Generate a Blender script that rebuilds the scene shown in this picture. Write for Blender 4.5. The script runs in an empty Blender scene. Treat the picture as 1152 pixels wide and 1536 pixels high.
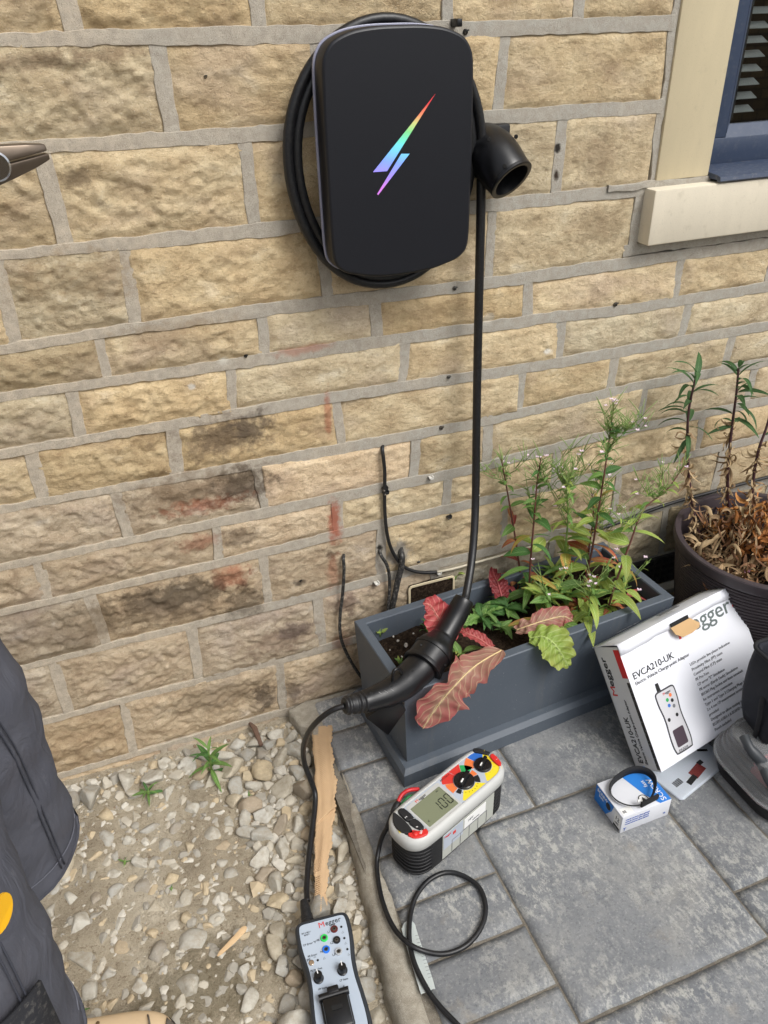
import bpy, bmesh, math, random
import numpy as np
from mathutils import Vector, Matrix, Euler, Quaternion
random.seed(7); rng = np.random.default_rng(11)
R = math.radians
S = bpy.context.scene
C = S.collection

# ------------------------------------------------------------------ camera
FPX, CX, CY = 1170.48, 576.0, 768.0
YAW, PITCH, ROLL = R(19.8278), R(32.0902), R(-1.7827)
CAM = Vector((0, -1.40, 1.43))
fwd = Vector((math.sin(YAW)*math.cos(PITCH), math.cos(YAW)*math.cos(PITCH), -math.sin(PITCH)))
rgt = Vector((math.cos(YAW), -math.sin(YAW), 0)); upv = rgt.cross(fwd)
rgt2 = math.cos(ROLL)*rgt + math.sin(ROLL)*upv
up2 = -math.sin(ROLL)*rgt + math.cos(ROLL)*upv
cd = bpy.data.cameras.new('camera'); cam = bpy.data.objects.new('camera', cd); C.objects.link(cam)
cd.sensor_fit = 'VERTICAL'; cd.sensor_height = 24.0; cd.lens = 24.0*FPX/1536.0
cd.clip_start = 0.02; cd.clip_end = 500
M = Matrix((( rgt2.x, up2.x, -fwd.x, CAM.x), (rgt2.y, up2.y, -fwd.y, CAM.y), (rgt2.z, up2.z, -fwd.z, CAM.z), (0, 0, 0, 1)))
cam.matrix_world = M
S.camera = cam

# ------------------------------------------------------------------ sky, sun, exposure
W = bpy.data.worlds.new('World'); S.world = W; W.use_nodes = True
nt = W.node_tree; nt.nodes.clear()
sky = nt.nodes.new('ShaderNodeTexSky'); sky.sky_type = 'NISHITA'; sky.sun_disc = False
sky.sun_elevation = R(52); sky.sun_rotation = R(150); sky.dust_density = 4.0; sky.air_density = 1.0
hs = nt.nodes.new('ShaderNodeHueSaturation'); hs.inputs['Saturation'].default_value = 0.28
bg = nt.nodes.new('ShaderNodeBackground'); bg.inputs['Strength'].default_value = 0.125
wo = nt.nodes.new('ShaderNodeOutputWorld')
nt.links.new(sky.outputs[0], hs.inputs['Color']); nt.links.new(hs.outputs[0], bg.inputs['Color']); nt.links.new(bg.outputs[0], wo.inputs['Surface'])
sd = bpy.data.lights.new('sun', 'SUN'); sun = bpy.data.objects.new('sun', sd); C.objects.link(sun)
sd.energy = 1.5; sd.angle = R(28); sd.color = (1.0, 0.98, 0.945)
sdir = Vector((math.sin(R(150))*math.cos(R(52)), math.cos(R(150))*math.cos(R(52)), math.sin(R(52))))
sun.rotation_euler = sdir.to_track_quat('Z', 'Y').to_euler(); sun.location = (2, -4, 6)
S.view_settings.view_transform = 'Standard'; S.view_settings.look = 'None'
S.view_settings.exposure = 0.40; S.view_settings.gamma = 1.0; S.view_settings.use_curve_mapping = False
S.render.engine = 'CYCLES'

# ------------------------------------------------------------------ helpers
def ray(u, v): return rgt2*((u-CX)/FPX) + up2*(-(v-CY)/FPX) + fwd
def on_wall(u, v, y=0.0):
    d = ray(u, v); return CAM + d*((y-CAM.y)/d.y)
def on_ground(u, v, z=0.0):
    d = ray(u, v); return CAM + d*((z-CAM.z)/d.z)
def srgb(r, g, b):
    f = lambda c: (c/255/12.92) if c <= 10 else ((c/255+0.055)/1.055)**2.4
    return (f(r), f(g), f(b), 1.0)
def tag(o, label=None, cat=None, group=None, kind=None):
    if label: o['label'] = label
    if cat: o['category'] = cat
    if group: o['group'] = group
    if kind: o['kind'] = kind
    return o
def empty(name, label=None, cat=None, loc=(0, 0, 0), rot=(0, 0, 0), group=None):
    o = bpy.data.objects.new(name, None); C.objects.link(o); o.location = loc; o.rotation_euler = rot
    o.empty_display_size = 0.05
    return tag(o, label, cat, group)
def mesh_obj(name, verts, faces, m, parent=None, smooth=True, uvs=None):
    me = bpy.data.meshes.new(name); me.from_pydata([tuple(v) for v in verts], [], faces); me.update()
    if smooth is True: me.polygons.foreach_set('use_smooth', [len(p.vertices) < 9 for p in me.polygons])
    if m is not None:
        for mm in (m if isinstance(m, list) else [m]): me.materials.append(mm)
    if uvs is not None:
        ul = me.uv_layers.new(name='UVMap')
        li = np.zeros(len(me.loops), dtype=np.int32); me.loops.foreach_get('vertex_index', li)
        ul.data.foreach_set('uv', np.asarray(uvs, dtype=np.float32)[li].ravel())
    o = bpy.data.objects.new(name, me); C.objects.link(o)
    if parent is not None: o.parent = parent
    return o
def sharp(o, ang=35):
    o.data.polygons.foreach_set('use_smooth', [True]*len(o.data.polygons))
    bm = bmesh.new(); bm.from_mesh(o.data)
    for e in bm.edges:
        if len(e.link_faces) == 2 and e.calc_face_angle(0) > R(ang): e.smooth = False
    bm.to_mesh(o.data); bm.free()
    o.data.polygons.foreach_set('use_smooth', [len(p.vertices) < 9 for p in o.data.polygons]); return o
class MB:
    def __init__(s): s.v = []; s.f = []
    def add(s, v, f):
        n = len(s.v); s.v += [Vector(p) for p in v]; s.f += [[i+n for i in q] for q in f]; return s
    def box(s, c, d, rot=None):
        a, b, e = d[0]/2, d[1]/2, d[2]/2
        v = [Vector((x, y, z)) for z in (-e, e) for y in (-b, b) for x in (-a, a)]
        if rot is not None: v = [rot @ p for p in v]
        return s.add([p+Vector(c) for p in v], [[0,2,3,1],[4,5,7,6],[0,1,5,4],[2,6,7,3],[0,4,6,2],[1,3,7,5]])
    def loft(s, rings, cap0=True, cap1=True, closed=True):
        n = len(rings[0]); v = [p for r in rings for p in r]; f = []
        for i in range(len(rings)-1):
            for j in range(n if closed else n-1):
                k = (j+1) % n; f.append([i*n+j, i*n+k, (i+1)*n+k, (i+1)*n+j])
        if cap0: f.append(list(range(n-1, -1, -1)))
        if cap1: f.append([(len(rings)-1)*n+j for j in range(n)])
        return s.add(v, f)
    def tube(s, pts, rad, seg=12, cap=True, flat=1.0):
        pts = [Vector(p) for p in pts]; n = len(pts)
        rr = rad if isinstance(rad, (list, tuple)) else [rad]*n
        t = [(pts[min(i+1, n-1)]-pts[max(i-1, 0)]).normalized() for i in range(n)]
        a = Vector((0, 0, 1)) if abs(t[0].z) < .9 else Vector((1, 0, 0))
        u = (a - t[0]*a.dot(t[0])).normalized(); rings = []
        for i in range(n):
            u = (u - t[i]*u.dot(t[i])).normalized(); w = t[i].cross(u)
            rings.append([pts[i] + (u*math.cos(2*math.pi*k/seg)*flat + w*math.sin(2*math.pi*k/seg))*rr[i] for k in range(seg)])
        return s.loft(rings, cap, cap)
    def lathe(s, prof, seg=32, o=(0, 0, 0), m=None, cap0=True, cap1=True):
        m = m or Matrix.Identity(3); o = Vector(o)
        return s.loft([[o + m @ Vector((r*math.cos(2*math.pi*k/seg), r*math.sin(2*math.pi*k/seg), z)) for k in range(seg)] for r, z in prof], cap0, cap1)
    def build(s, name, m, parent=None, smooth=True, ang=None, bev=0):
        o = mesh_obj(name, s.v, s.f, m, parent, smooth and ang is None)
        if bev:
            bm = bmesh.new(); bm.from_mesh(o.data)
            bmesh.ops.bevel(bm, geom=bm.edges[:], offset=bev, segments=2, affect='EDGES', profile=.5)
            bm.to_mesh(o.data); bm.free()
        if ang is not None: sharp(o, ang)
        return o
def crom(pts, n=8):
    P = [Vector(p) for p in pts]; out = []
    for i in range(len(P)-1):
        a, b, c, d = P[max(i-1, 0)], P[i], P[i+1], P[min(i+2, len(P)-1)]
        for k in range(n):
            t = k/n
            out.append(.5*((2*b)+(c-a)*t+(2*a-5*b+4*c-d)*t*t+(3*b-a-3*c+d)*t**3))
    return out+[P[-1]]
def interp(xs, ys, x): return float(np.interp(x, xs, ys))
def rrect(w, h, r, n=6, cx=0, cy=0):
    out = []
    for sx, sy, a0 in ((1, 1, 0), (-1, 1, 90), (-1, -1, 180), (1, -1, 270)):
        for k in range(n+1):
            a = R(a0+90*k/n); out.append((cx+sx*(w/2-r)+r*math.cos(a), cy+sy*(h/2-r)+r*math.sin(a)))
    return out
def smooth_closed(P, n=5):
    P = [Vector((p[0], p[1], 0)) for p in P]; L = len(P); out = []
    for i in range(L):
        a, b, c, d = P[i-1], P[i], P[(i+1) % L], P[(i+2) % L]
        for k in range(n):
            t = k/n; q = .5*((2*b)+(c-a)*t+(2*a-5*b+4*c-d)*t*t+(3*b-a-3*c+d)*t**3); out.append((q.x, q.y))
    return out
def inset(P, d):
    L = len(P); out = []
    area = sum(P[i][0]*P[(i+1) % L][1]-P[(i+1) % L][0]*P[i][1] for i in range(L))
    sg = 1 if area > 0 else -1
    for i in range(L):
        a, b = P[i-1], P[(i+1) % L]; tx, ty = b[0]-a[0], b[1]-a[1]; l = math.hypot(tx, ty) or 1
        out.append((P[i][0]-sg*ty/l*d, P[i][1]+sg*tx/l*d))
    return out
def prism(P, z0, z1, bev, name, m, parent, fn=None, ang=50):
    """outline P (x,y) extruded from z0 to z1 with a rounded far edge; fn maps (x,y,z)"""
    fn = fn or (lambda x, y, z: (x, y, z))
    sg = 1 if z1 > z0 else -1
    lv = [(0, z0), (0, z1-sg*bev), (bev*.3, z1-sg*bev*.3), (bev, z1)] if bev else [(0, z0), (0, z1)]
    b = MB().loft([[fn(x, y, z) for x, y in (inset(P, i) if i else P)] for i, z in lv])
    o = b.build(name, m, parent)
    bm = bmesh.new(); bm.from_mesh(o.data); bmesh.ops.recalc_face_normals(bm, faces=bm.faces[:]); bm.to_mesh(o.data); bm.free()
    return sharp(o, ang)
def text(s, size, m, parent, mat4, name='lettering', ex=0.0003, align='LEFT', shear=0.0, sx=1.0, bold=0.0, width=None):
    cu = bpy.data.curves.new('t', 'FONT'); cu.body = s; cu.size = size; cu.extrude = ex; cu.align_x = align; cu.shear = shear; cu.resolution_u = 3
    cu.offset = bold*.35 if size > .019 else 0
    t = bpy.data.objects.new('t', cu); C.objects.link(t)
    bpy.context.view_layer.update()
    me = bpy.data.meshes.new_from_object(t); bpy.data.objects.remove(t)
    me.name = name; me.materials.clear(); me.materials.append(m)
    o = bpy.data.objects.new(name, me); C.objects.link(o); o.parent = parent
    if width: xs_ = [v.co.x for v in me.vertices]; sx = width/(max(xs_)-min(xs_))
    o.matrix_local = mat4 @ Matrix.Diagonal((sx, 1, 1, 1)); return o
def hsh(i, j, k, s):
    n = (i*374761393 + j*668265263 + k*1442695041 + s*974711) & 0xffffffff
    n = ((n ^ (n >> 13))*1274126177) & 0xffffffff
    n = ((n ^ (n >> 16))*2246822519) & 0xffffffff
    return ((n ^ (n >> 15)) & 0xffffff)/0xffffff
def vnoise(x, y, z, s=0):
    xi, yi, zi = np.floor(x).astype(np.int64), np.floor(y).astype(np.int64), np.floor(z).astype(np.int64)
    fx, fy, fz = x-xi, y-yi, z-zi
    fx, fy, fz = [f*f*f*(f*(f*6-15)+10) for f in (fx, fy, fz)]; r = 0
    for a in (0, 1):
        for b in (0, 1):
            for c in (0, 1):
                r = r + hsh(xi+a, yi+b, zi+c, s)*(fx if a else 1-fx)*(fy if b else 1-fy)*(fz if c else 1-fz)
    return r*2-1
def fbm(x, y, z, s=0, o=4, g=.5):
    a, r, t = 1, 0, 0
    for i in range(o):
        r = r+a*vnoise(x*2**i, y*2**i, z*2**i, s+i); t += a; a *= g
    return r/t

# ------------------------------------------------------------------ materials
def nodes(name):
    m = bpy.data.materials.new(name); m.use_nodes = True; t = m.node_tree; b = t.nodes['Principled BSDF']; return m, t, b
def N(t, ty, **kw):
    n = t.nodes.new('ShaderNode'+ty)
    for k, v in kw.items():
        if k in n.inputs.keys(): n.inputs[k].default_value = v
        else: setattr(n, k, v)
    return n
def mix(t, fac, a, b, mode='MIX'):
    n = t.nodes.new('ShaderNodeMix'); n.data_type = 'RGBA'; n.blend_type = mode; n.clamp_factor = True
    for sock, val in ((0, fac), (6, a), (7, b)):
        if hasattr(val, 'is_linked') or hasattr(val, 'links'): t.links.new(val, n.inputs[sock])
        else: n.inputs[sock].default_value = val
    return n.outputs[2]
def ramp(t, fac, stops):
    n = t.nodes.new('ShaderNodeValToRGB'); e = n.color_ramp.elements
    while len(e) < len(stops): e.new(.5)
    for el, (p, c) in zip(e, stops): el.position = p; el.color = c if len(c) == 4 else (*c, 1)
    t.links.new(fac, n.inputs[0]); return n.outputs[0]
def math_(t, op, a, b=None, clamp=False):
    n = t.nodes.new('ShaderNodeMath'); n.operation = op; n.use_clamp = clamp
    for i, v in enumerate((a, b)):
        if v is None: continue
        if hasattr(v, 'links'): t.links.new(v, n.inputs[i])
        else: n.inputs[i].default_value = v
    return n.outputs[0]
def coords(t, kind='Object', scale=(1, 1, 1)):
    if kind == 'World': o = N(t, 'NewGeometry').outputs['Position']
    else: o = N(t, 'TexCoord').outputs[kind]
    mp = N(t, 'Mapping'); mp.inputs['Scale'].default_value = scale; t.links.new(o, mp.inputs['Vector']); return mp.outputs[0]
def noise(t, vec, scale, detail=4, rough=.55, dist=0):
    n = N(t, 'TexNoise'); n.inputs['Scale'].default_value = scale; n.inputs['Detail'].default_value = detail
    n.inputs['Roughness'].default_value = rough; n.inputs['Distortion'].default_value = dist
    t.links.new(vec, n.inputs['Vector']); return n.outputs['Fac']
def bump(t, b, h, strength, dist=.002, prev=None):
    n = N(t, 'Bump'); n.inputs['Strength'].default_value = strength; n.inputs['Distance'].default_value = dist
    t.links.new(h, n.inputs['Height'])
    if prev is not None: t.links.new(prev, n.inputs['Normal'])
    t.links.new(n.outputs[0], b.inputs['Normal']); return n.outputs[0]
def pbr(name, col, rough=.5, metal=0.0, var=0.0, vs=30, bmp=0.0, bs=200, bd=.001, dust=0.0, coat=0.0, spec=.5, sub=None):
    m, t, b = nodes(name); b.inputs['Roughness'].default_value = rough; b.inputs['Metallic'].default_value = metal
    b.inputs['Specular IOR Level'].default_value = spec; b.inputs['Coat Weight'].default_value = coat
    c = coords(t, 'Object'); out = None
    base = tuple(col[:3])+(1,)
    b.inputs['Base Color'].default_value = base
    if var:
        f = noise(t, c, vs, 5, .6)
        out = mix(t, f, tuple(x*(1-var) for x in base[:3])+(1,), tuple(min(1, x*(1+var)) for x in base[:3])+(1,))
    if dust:
        f = ramp(t, noise(t, c, vs*3, 6, .7), [(.52, (0, 0, 0)), (.75, (dust, dust, dust))])
        out = mix(t, f, out if out is not None else base, srgb(170, 165, 155))
    if out is not None: t.links.new(out, b.inputs['Base Color'])
    if var or dust:
        rr = math_(t, 'MULTIPLY_ADD', noise(t, c, vs*2, 4), .25); rr.node.inputs[2].default_value = rough-.12
        t.links.new(rr, b.inputs['Roughness'])
    if bmp: bump(t, b, noise(t, c, bs, 3, .6), bmp, bd)
    return m
MAT = {}
black_plastic = pbr('black_plastic', srgb(15, 16, 19), .34, var=.15, bmp=.12, bs=900, bd=.0006)
black_gloss = pbr('black_gloss', srgb(20, 20, 24), .22, var=.1)
rubber = pbr('rubber', srgb(24, 25, 28), .48, var=.25, vs=60, dust=.10)
cable_mat = pbr('cable_sheath', srgb(20, 21, 24), .40, var=.2, vs=80, dust=.06)
white_card = pbr('white_card', srgb(226, 228, 235), .55, var=.035, vs=12)

# wall staining, plus the shade inside broken mortar holes painted as dark colour: (u, v of the photo's pixel -> wall point, radius x, radius z, colour, strength)
STAINS_HOLES = [((836, 221), .008, .010, srgb(34, 30, 27), .95), ((834, 262), .007, .011, srgb(52, 40, 32), .95), ((450, 872), .016, .010, srgb(60, 50, 42), .8), ((300, 735), .17, .05, srgb(112, 92, 70), .6), ((340, 655), .12, .045, srgb(104, 88, 72), .6), ((250, 905), .20, .06, srgb(106, 92, 74), .6), ((330, 1040), .16, .06, srgb(118, 104, 84), .5), ((130, 940), .14, .06, srgb(120, 104, 82), .45), ((110, 420), .12, .05, srgb(142, 118, 84), .45), ((270, 500), .12, .03, srgb(138, 114, 82), .4), ((420, 960), .10, .05, srgb(120, 98, 84), .5), ((640, 470), .10, .03, srgb(150, 130, 98), .35), ((570, 822), .010, .014, srgb(28, 26, 24), .95), ((497, 832), .016, .014, srgb(84, 70, 56), .8),
          ((365, 728), .065, .05, srgb(66, 57, 49), .62), ((330, 655), .06, .03, srgb(84, 70, 58), .5), ((375, 640), .05, .035, srgb(84, 74, 66), .6),
          ((305, 758), .09, .022, srgb(150, 82, 56), .6), ((345, 865), .045, .035, srgb(160, 92, 66), .6), ((300, 815), .05, .02, srgb(150, 84, 60), .5),
          ((365, 905), .06, .05, srgb(80, 70, 58), .6), ((270, 890), .13, .04, srgb(84, 74, 62), .6), ((440, 945), .045, .03, srgb(84, 72, 70), .6),
          ((395, 1045), .03, .05, srgb(66, 56, 48), .7), ((440, 1035), .03, .04, srgb(72, 60, 50), .6), ((360, 805), .05, .03, srgb(80, 66, 54), .6),
          ((502, 785), .0165, .072, srgb(158, 88, 66), .85), ((492, 620), .010, .06, srgb(160, 92, 66), .6), ((450, 525), .06, .012, srgb(170, 112, 90), .5),
          ((500, 860), .02, .06, srgb(150, 92, 68), .5), ((520, 905), .04, .035, srgb(92, 66, 58), .6), ((515, 960), .03, .04, srgb(150, 100, 76), .5),
          ((600, 830), .035, .04, srgb(150, 148, 142), .8), ((560, 930), .08, .09, srgb(110, 98, 84), .5), ((335, 540), .014, .012, srgb(205, 202, 190), .8),
          ((288, 580), .009, .007, srgb(210, 206, 196), .8), ((820, 527), .014, .008, srgb(220, 218, 210), .8), ((730, 478), .02, .012, srgb(205, 198, 184), .6),
          ((150, 80), .09, .01, srgb(120, 98, 76), .5), ((60, 90), .10, .014, srgb(110, 90, 70), .55), ((895, 230), .06, .05, srgb(150, 130, 104), .6),
          ((900, 345), .07, .045, srgb(140, 122, 96), .5), ((115, 265), .03, .02, srgb(90, 76, 60), .6), ((440, 365), .04, .02, srgb(150, 126, 92), .4)]
def add_stains_holes(t, col, kinds=None):
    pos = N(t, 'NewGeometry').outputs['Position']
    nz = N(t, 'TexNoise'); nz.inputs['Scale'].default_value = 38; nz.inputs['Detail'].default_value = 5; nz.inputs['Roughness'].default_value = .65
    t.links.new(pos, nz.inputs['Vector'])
    for (u, v), rx, rz, c, st in STAINS_HOLES:
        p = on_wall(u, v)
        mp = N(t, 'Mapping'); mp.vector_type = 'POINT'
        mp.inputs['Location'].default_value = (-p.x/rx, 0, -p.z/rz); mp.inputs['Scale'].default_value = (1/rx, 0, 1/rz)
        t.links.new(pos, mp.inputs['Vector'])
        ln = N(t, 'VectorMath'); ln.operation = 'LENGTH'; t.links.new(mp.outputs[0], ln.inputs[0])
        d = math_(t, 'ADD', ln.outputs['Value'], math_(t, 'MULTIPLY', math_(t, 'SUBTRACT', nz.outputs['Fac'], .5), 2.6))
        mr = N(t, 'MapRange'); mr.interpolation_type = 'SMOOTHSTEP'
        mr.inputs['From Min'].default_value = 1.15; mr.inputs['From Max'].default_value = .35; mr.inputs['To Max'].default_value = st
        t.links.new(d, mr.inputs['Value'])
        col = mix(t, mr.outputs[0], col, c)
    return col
def stone_material(name, stains=True, streak=1.0):
    m, t, b = nodes(name); b.inputs['Roughness'].default_value = .92; b.inputs['Specular IOR Level'].default_value = .2
    w = coords(t, 'World', (1, 1, 1)); ws = coords(t, 'World', (.8, 1, 1.3))
    oi = N(t, 'ObjectInfo')
    f1 = noise(t, ws, 16, 6, .62, .4); f2 = noise(t, ws, 75, 5, .6); f3 = noise(t, w, 420, 3, .6); f4 = noise(t, ws, 7, 3, .5)
    col = ramp(t, f1, [(.26, srgb(158, 137, 104)), (.44, srgb(192, 172, 135)), (.60, srgb(208, 190, 152)), (.75, srgb(217, 204, 174))])
    col = mix(t, ramp(t, f2, [(.30, (.65, .65, .65)), (.45, (0, 0, 0))]), col, srgb(152, 130, 98))
    col = mix(t, ramp(t, f4, [(.52, (0, 0, 0)), (.7, (.5, .5, .5))]), col, srgb(172, 154, 134))
    col = mix(t, ramp(t, f3, [(.60, (0, 0, 0)), (.70, (.6, .6, .6))]), col, srgb(222, 210, 182))
    col = mix(t, ramp(t, noise(t, ws, 210, 6, .72), [(.35, (.5, .5, .5)), (.44, (0, 0, 0))]), col, srgb(138, 116, 88))
    cr = N(t, 'TexNoise'); cr.noise_type = 'RIDGED_MULTIFRACTAL'; cr.inputs['Scale'].default_value = 30; cr.inputs['Detail'].default_value = 5; t.links.new(coords(t, 'World', (.45, 1, 1.9)), cr.inputs['Vector'])
    col = mix(t, ramp(t, cr.outputs['Fac'], [(.72, (0, 0, 0)), (.95, (.16, .16, .16))]), col, srgb(128, 104, 78))
    col = mix(t, 1.0, col, oi.outputs['Color'], 'MULTIPLY')
    if stains: col = add_stains_holes(t, col)
    t.links.new(col, b.inputs['Base Color'])
    rn = N(t, 'TexNoise'); rn.noise_type = 'RIDGED_MULTIFRACTAL'; rn.inputs['Scale'].default_value = 62; rn.inputs['Detail'].default_value = 6; rn.inputs['Roughness'].default_value = .55; rn.inputs['Lacunarity'].default_value = 2.1
    t.links.new(ws, rn.inputs['Vector'])
    n1 = bump(t, b, noise(t, ws, 120, 9, .74, .2), 1.0, .005)
    n2 = bump(t, b, rn.outputs['Fac'], .22, .003, n1)
    bump(t, b, f3, .55, .0012, n2); return m
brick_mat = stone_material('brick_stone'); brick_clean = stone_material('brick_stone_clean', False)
STW = [(on_wall(u, v), rx, rz) for (u, v), rx, rz, c, st in STAINS_HOLES]
def stained(x0, x1, z0, z1): return any(x0-rx*2 < p.x < x1+rx*2 and z0-rz*2 < p.z < z1+rz*2 for p, rx, rz in STW)
def mortar_material(name, ca, cb, cc, stains=True):
    m, t, b = nodes(name); b.inputs['Roughness'].default_value = .95; b.inputs['Specular IOR Level'].default_value = .15
    w = coords(t, 'World'); f = noise(t, w, 9, 4); g = noise(t, w, 650, 2, .7); h = noise(t, w, 60, 5, .65)
    sx = N(t, 'SeparateXYZ'); t.links.new(w, sx.inputs[0])
    mr = N(t, 'MapRange'); mr.inputs['From Min'].default_value = -.1; mr.inputs['From Max'].default_value = .7; t.links.new(sx.outputs['X'], mr.inputs['Value'])
    col = mix(t, math_(t, 'ADD', mr.outputs[0], math_(t, 'MULTIPLY', math_(t, 'SUBTRACT', f, .5), 1.6), True), ca, cb)
    col = mix(t, ramp(t, h, [(.4, (.6, .6, .6)), (.62, (0, 0, 0))]), col, cc)
    col = mix(t, ramp(t, g, [(.34, (.55, .55, .55)), (.44, (0, 0, 0))]), col, srgb(120, 114, 104))
    col = mix(t, ramp(t, g, [(.6, (0, 0, 0)), (.7, (.5, .5, .5))]), col, srgb(206, 202, 192))
    if stains: col = add_stains_holes(t, col)
    t.links.new(col, b.inputs['Base Color'])
    n1 = bump(t, b, h, .5, .003); bump(t, b, g, .7, .0013, n1); return m
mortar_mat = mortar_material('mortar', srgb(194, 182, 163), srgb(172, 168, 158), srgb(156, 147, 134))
concrete_mat = mortar_material('concrete', srgb(170, 163, 148), srgb(160, 155, 144), srgb(132, 124, 110), False)

# ------------------------------------------------------------------ the house wall
wall = empty('house_wall', 'buff coursed stone house wall with grey mortar joints behind the charger', 'wall')
XL, XR = -1.35, 2.6
BED = {0: [(-2, 1.578)], 1: [(-.2, 1.433), (1.1, 1.427)], 2: [(-.2, 1.293), (1.1, 1.291)], 3: [(-.2, 1.141), (1.1, 1.141)],
       4: [(-.17, .991), (.05, .998), (.31, 1.001), (.7, .992), (1.07, .995)], 5: [(-.19, .909), (.5, .906), (.93, .900), (1.08, .892)],
       6: [(-.2, .804), (.4, .806), (.81, .796), (1.1, .794)], 7: [(-.2, .695), (.4, .688), (.7, .685), (1.1, .697)],
       8: [(-.2, .572), (.4, .572), (.7, .569), (1.1, .586)], 9: [(-.3, .470), (.12, .470), (.5, .478), (1.15, .474)],
       10: [(-.3, .322), (.2, .323), (1.15, .329)], 11: [(-.3, .161), (.2, .158)], 12: [(-.3, -.013), (.3, -.014)], 13: [(-2, -.16)],
       -1: [(-2, 1.725)], -2: [(-2, 1.87)], -3: [(-2, 2.02)], -4: [(-2, 2.165)], -5: [(-2, 2.31)], -6: [(-2, 2.455)]}
def bedz(i, x): return interp([p[0] for p in BED[i]], [p[1] for p in BED[i]], x)
def bedt(x): return interp([-.1, .28], [.0165, .0245], x)
JOINTS = {0: [(387, 20), (671, 15)], 1: [(247, 130), (477, 100), (753, 110)], 2: [(81, 300), (375, 280), (600, 240), (840, 230)],
          3: [(8, 450), (196, 430), (487, 410), (737, 360)], 4: [(156, 550), (396, 510), (565, 485), (792, 455), (1016, 430)],
          5: [(118, 635), (346, 575), (605, 540), (842, 495), (1030, 470)], 6: [(56, 715), (262, 675), (509, 640), (781, 590), (919, 565), (1095, 520)],
          7: [(185, 780), (392, 730), (623, 685), (732, 665), (963, 610), (1128, 575)], 8: [(67, 880), (330, 835), (507, 775), (671, 740), (835, 695), (1051, 650)],
          9: [(149, 940), (400, 880), (572, 825), (757, 780), (928, 725)], 10: [(94, 1040), (292, 975), (480, 940), (650, 870)],
          11: [(192, 1090), (422, 1030)], 12: [(250, 1135)]}
WX0, WX1, WZ0, WZ1 = 1.105, 2.45, 1.0, 2.32      # window surround cut out of the courses
def brick(x0, x1, i_top, i_bot, fine, seed, xl, xr):
    """a rock-faced stone between bed i_top (its underside) and bed i_bot"""
    e = .005
    cell = .0040 if fine else .014
    zt = lambda x: bedz(i_top, x)-bedt(x)+e
    zb = lambda x: bedz(i_bot, x)-e
    h = zt((x0+x1)/2)-zb((x0+x1)/2)
    nx, nz = max(6, int((x1-x0+2*e)/cell)), max(5, int(h/cell))
    U, V_ = np.meshgrid(np.linspace(0, 1, nx+1), np.linspace(0, 1, nz+1))
    X = (x0-e)+(x1-x0+2*e)*U
    xs = np.linspace(x0-e, x1+e, nx+1)
    ZB = np.array([zb(x) for x in xs]); ZT = np.array([zt(x) for x in xs])
    Z = ZB[None, :]*(1-V_)+ZT[None, :]*V_
    mx = (x0+x1)/2; old = 1-min(1, max(0, (mx-.05)/.35))       # rougher stones towards the old corner
    if i_top >= 8: old = max(old, .55)
    A = .0042+.0052*old
    de = np.minimum(np.minimum(X-(x0-e), (x1+e)-X), np.minimum(Z-ZB[None, :], ZT[None, :]-Z))
    rim = np.clip(de/(.016+.010*old), 0, 1); rim = rim*rim*(3-2*rim)
    s = seed*7
    wx = X+.012*fbm(X*30, Z*30, Z*0+s, s+21, 2); wz = Z+.008*fbm(X*30, Z*30, Z*0+s+4, s+23, 2)
    n1 = fbm(X*13+s, Z*17, Z*0+s, s, 3)
    ch = fbm(wx*36+s, wz*46+wx*6, Z*0+s, s+31, 4, .55); ch = np.floor(ch*4.5)/4.5+.25*np.clip((ch*4.5-np.floor(ch*4.5)), 0, 1)
    rid = 1-np.abs(fbm(X*16+s, Z*34+X*5, Z*0+3.3, s+5, 4, .55))*2.4
    n3 = fbm(X*80, Z*105, Z*0+s, s+9, 3, .65)
    tilt = rng.normal(0, .02)*(Z-Z.mean())+rng.normal(0, .008)*(X-mx)
    Y = .0035-rim*(.0045+.002*old)-A*rim*(.55*n1+.08*rid+.50*n3+.60*ch-.05)+tilt-A*.22*n3*(1-rim)
    verts = np.stack([X, Y, Z], -1).reshape(-1, 3); w = nx+1
    I = np.arange((nz+1)*w).reshape(nz+1, w)
    F = np.stack([I[:-1, :-1], I[:-1, 1:], I[1:, 1:], I[1:, :-1]], -1).reshape(-1, 4)
    border = np.concatenate([I[0, :], I[1:, -1], I[-1, -2::-1], I[-2:0:-1, 0]])
    back = verts[border].copy(); back[:, 1] = .05; nb = len(border); o = len(verts)
    Fs = np.stack([border, o+np.arange(nb), o+(np.arange(nb)+1) % nb, np.roll(border, -1)], -1)
    verts = np.concatenate([verts, back]); faces = np.concatenate([F, Fs])
    me = bpy.data.meshes.new('brick'); me.vertices.add(len(verts)); me.vertices.foreach_set('co', verts.ravel())
    me.loops.add(faces.size); me.loops.foreach_set('vertex_index', faces.ravel().astype(np.int32))
    me.polygons.add(len(faces)); me.polygons.foreach_set('loop_start', np.arange(0, faces.size, 4, dtype=np.int32))
    me.polygons.foreach_set('loop_total', np.full(len(faces), 4, dtype=np.int32))
    me.update(calc_edges=True); me.polygons.foreach_set('use_smooth', [True]*len(faces)); me.materials.append(brick_mat if stained(x0, x1, zb(mx), zt(mx)) else brick_clean)
    ob = bpy.data.objects.new('brick', me); C.objects.link(ob); ob.parent = wall
    k = rng.normal(1.0, .08); wv = rng.normal(0, .03)
    if mx > .25 and i_top < 9: k *= 1.05
    if i_top >= 8 and mx < .55: k *= .93
    if i_top >= 9: k *= .93
    bl_ = 1.10 if (i_top >= 7 and mx < .5) else 1.0
    k *= 1.04; ob.color = (k*(1+wv), k, k*(1-wv*1.6)*bl_*1.05, 1)
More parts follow.
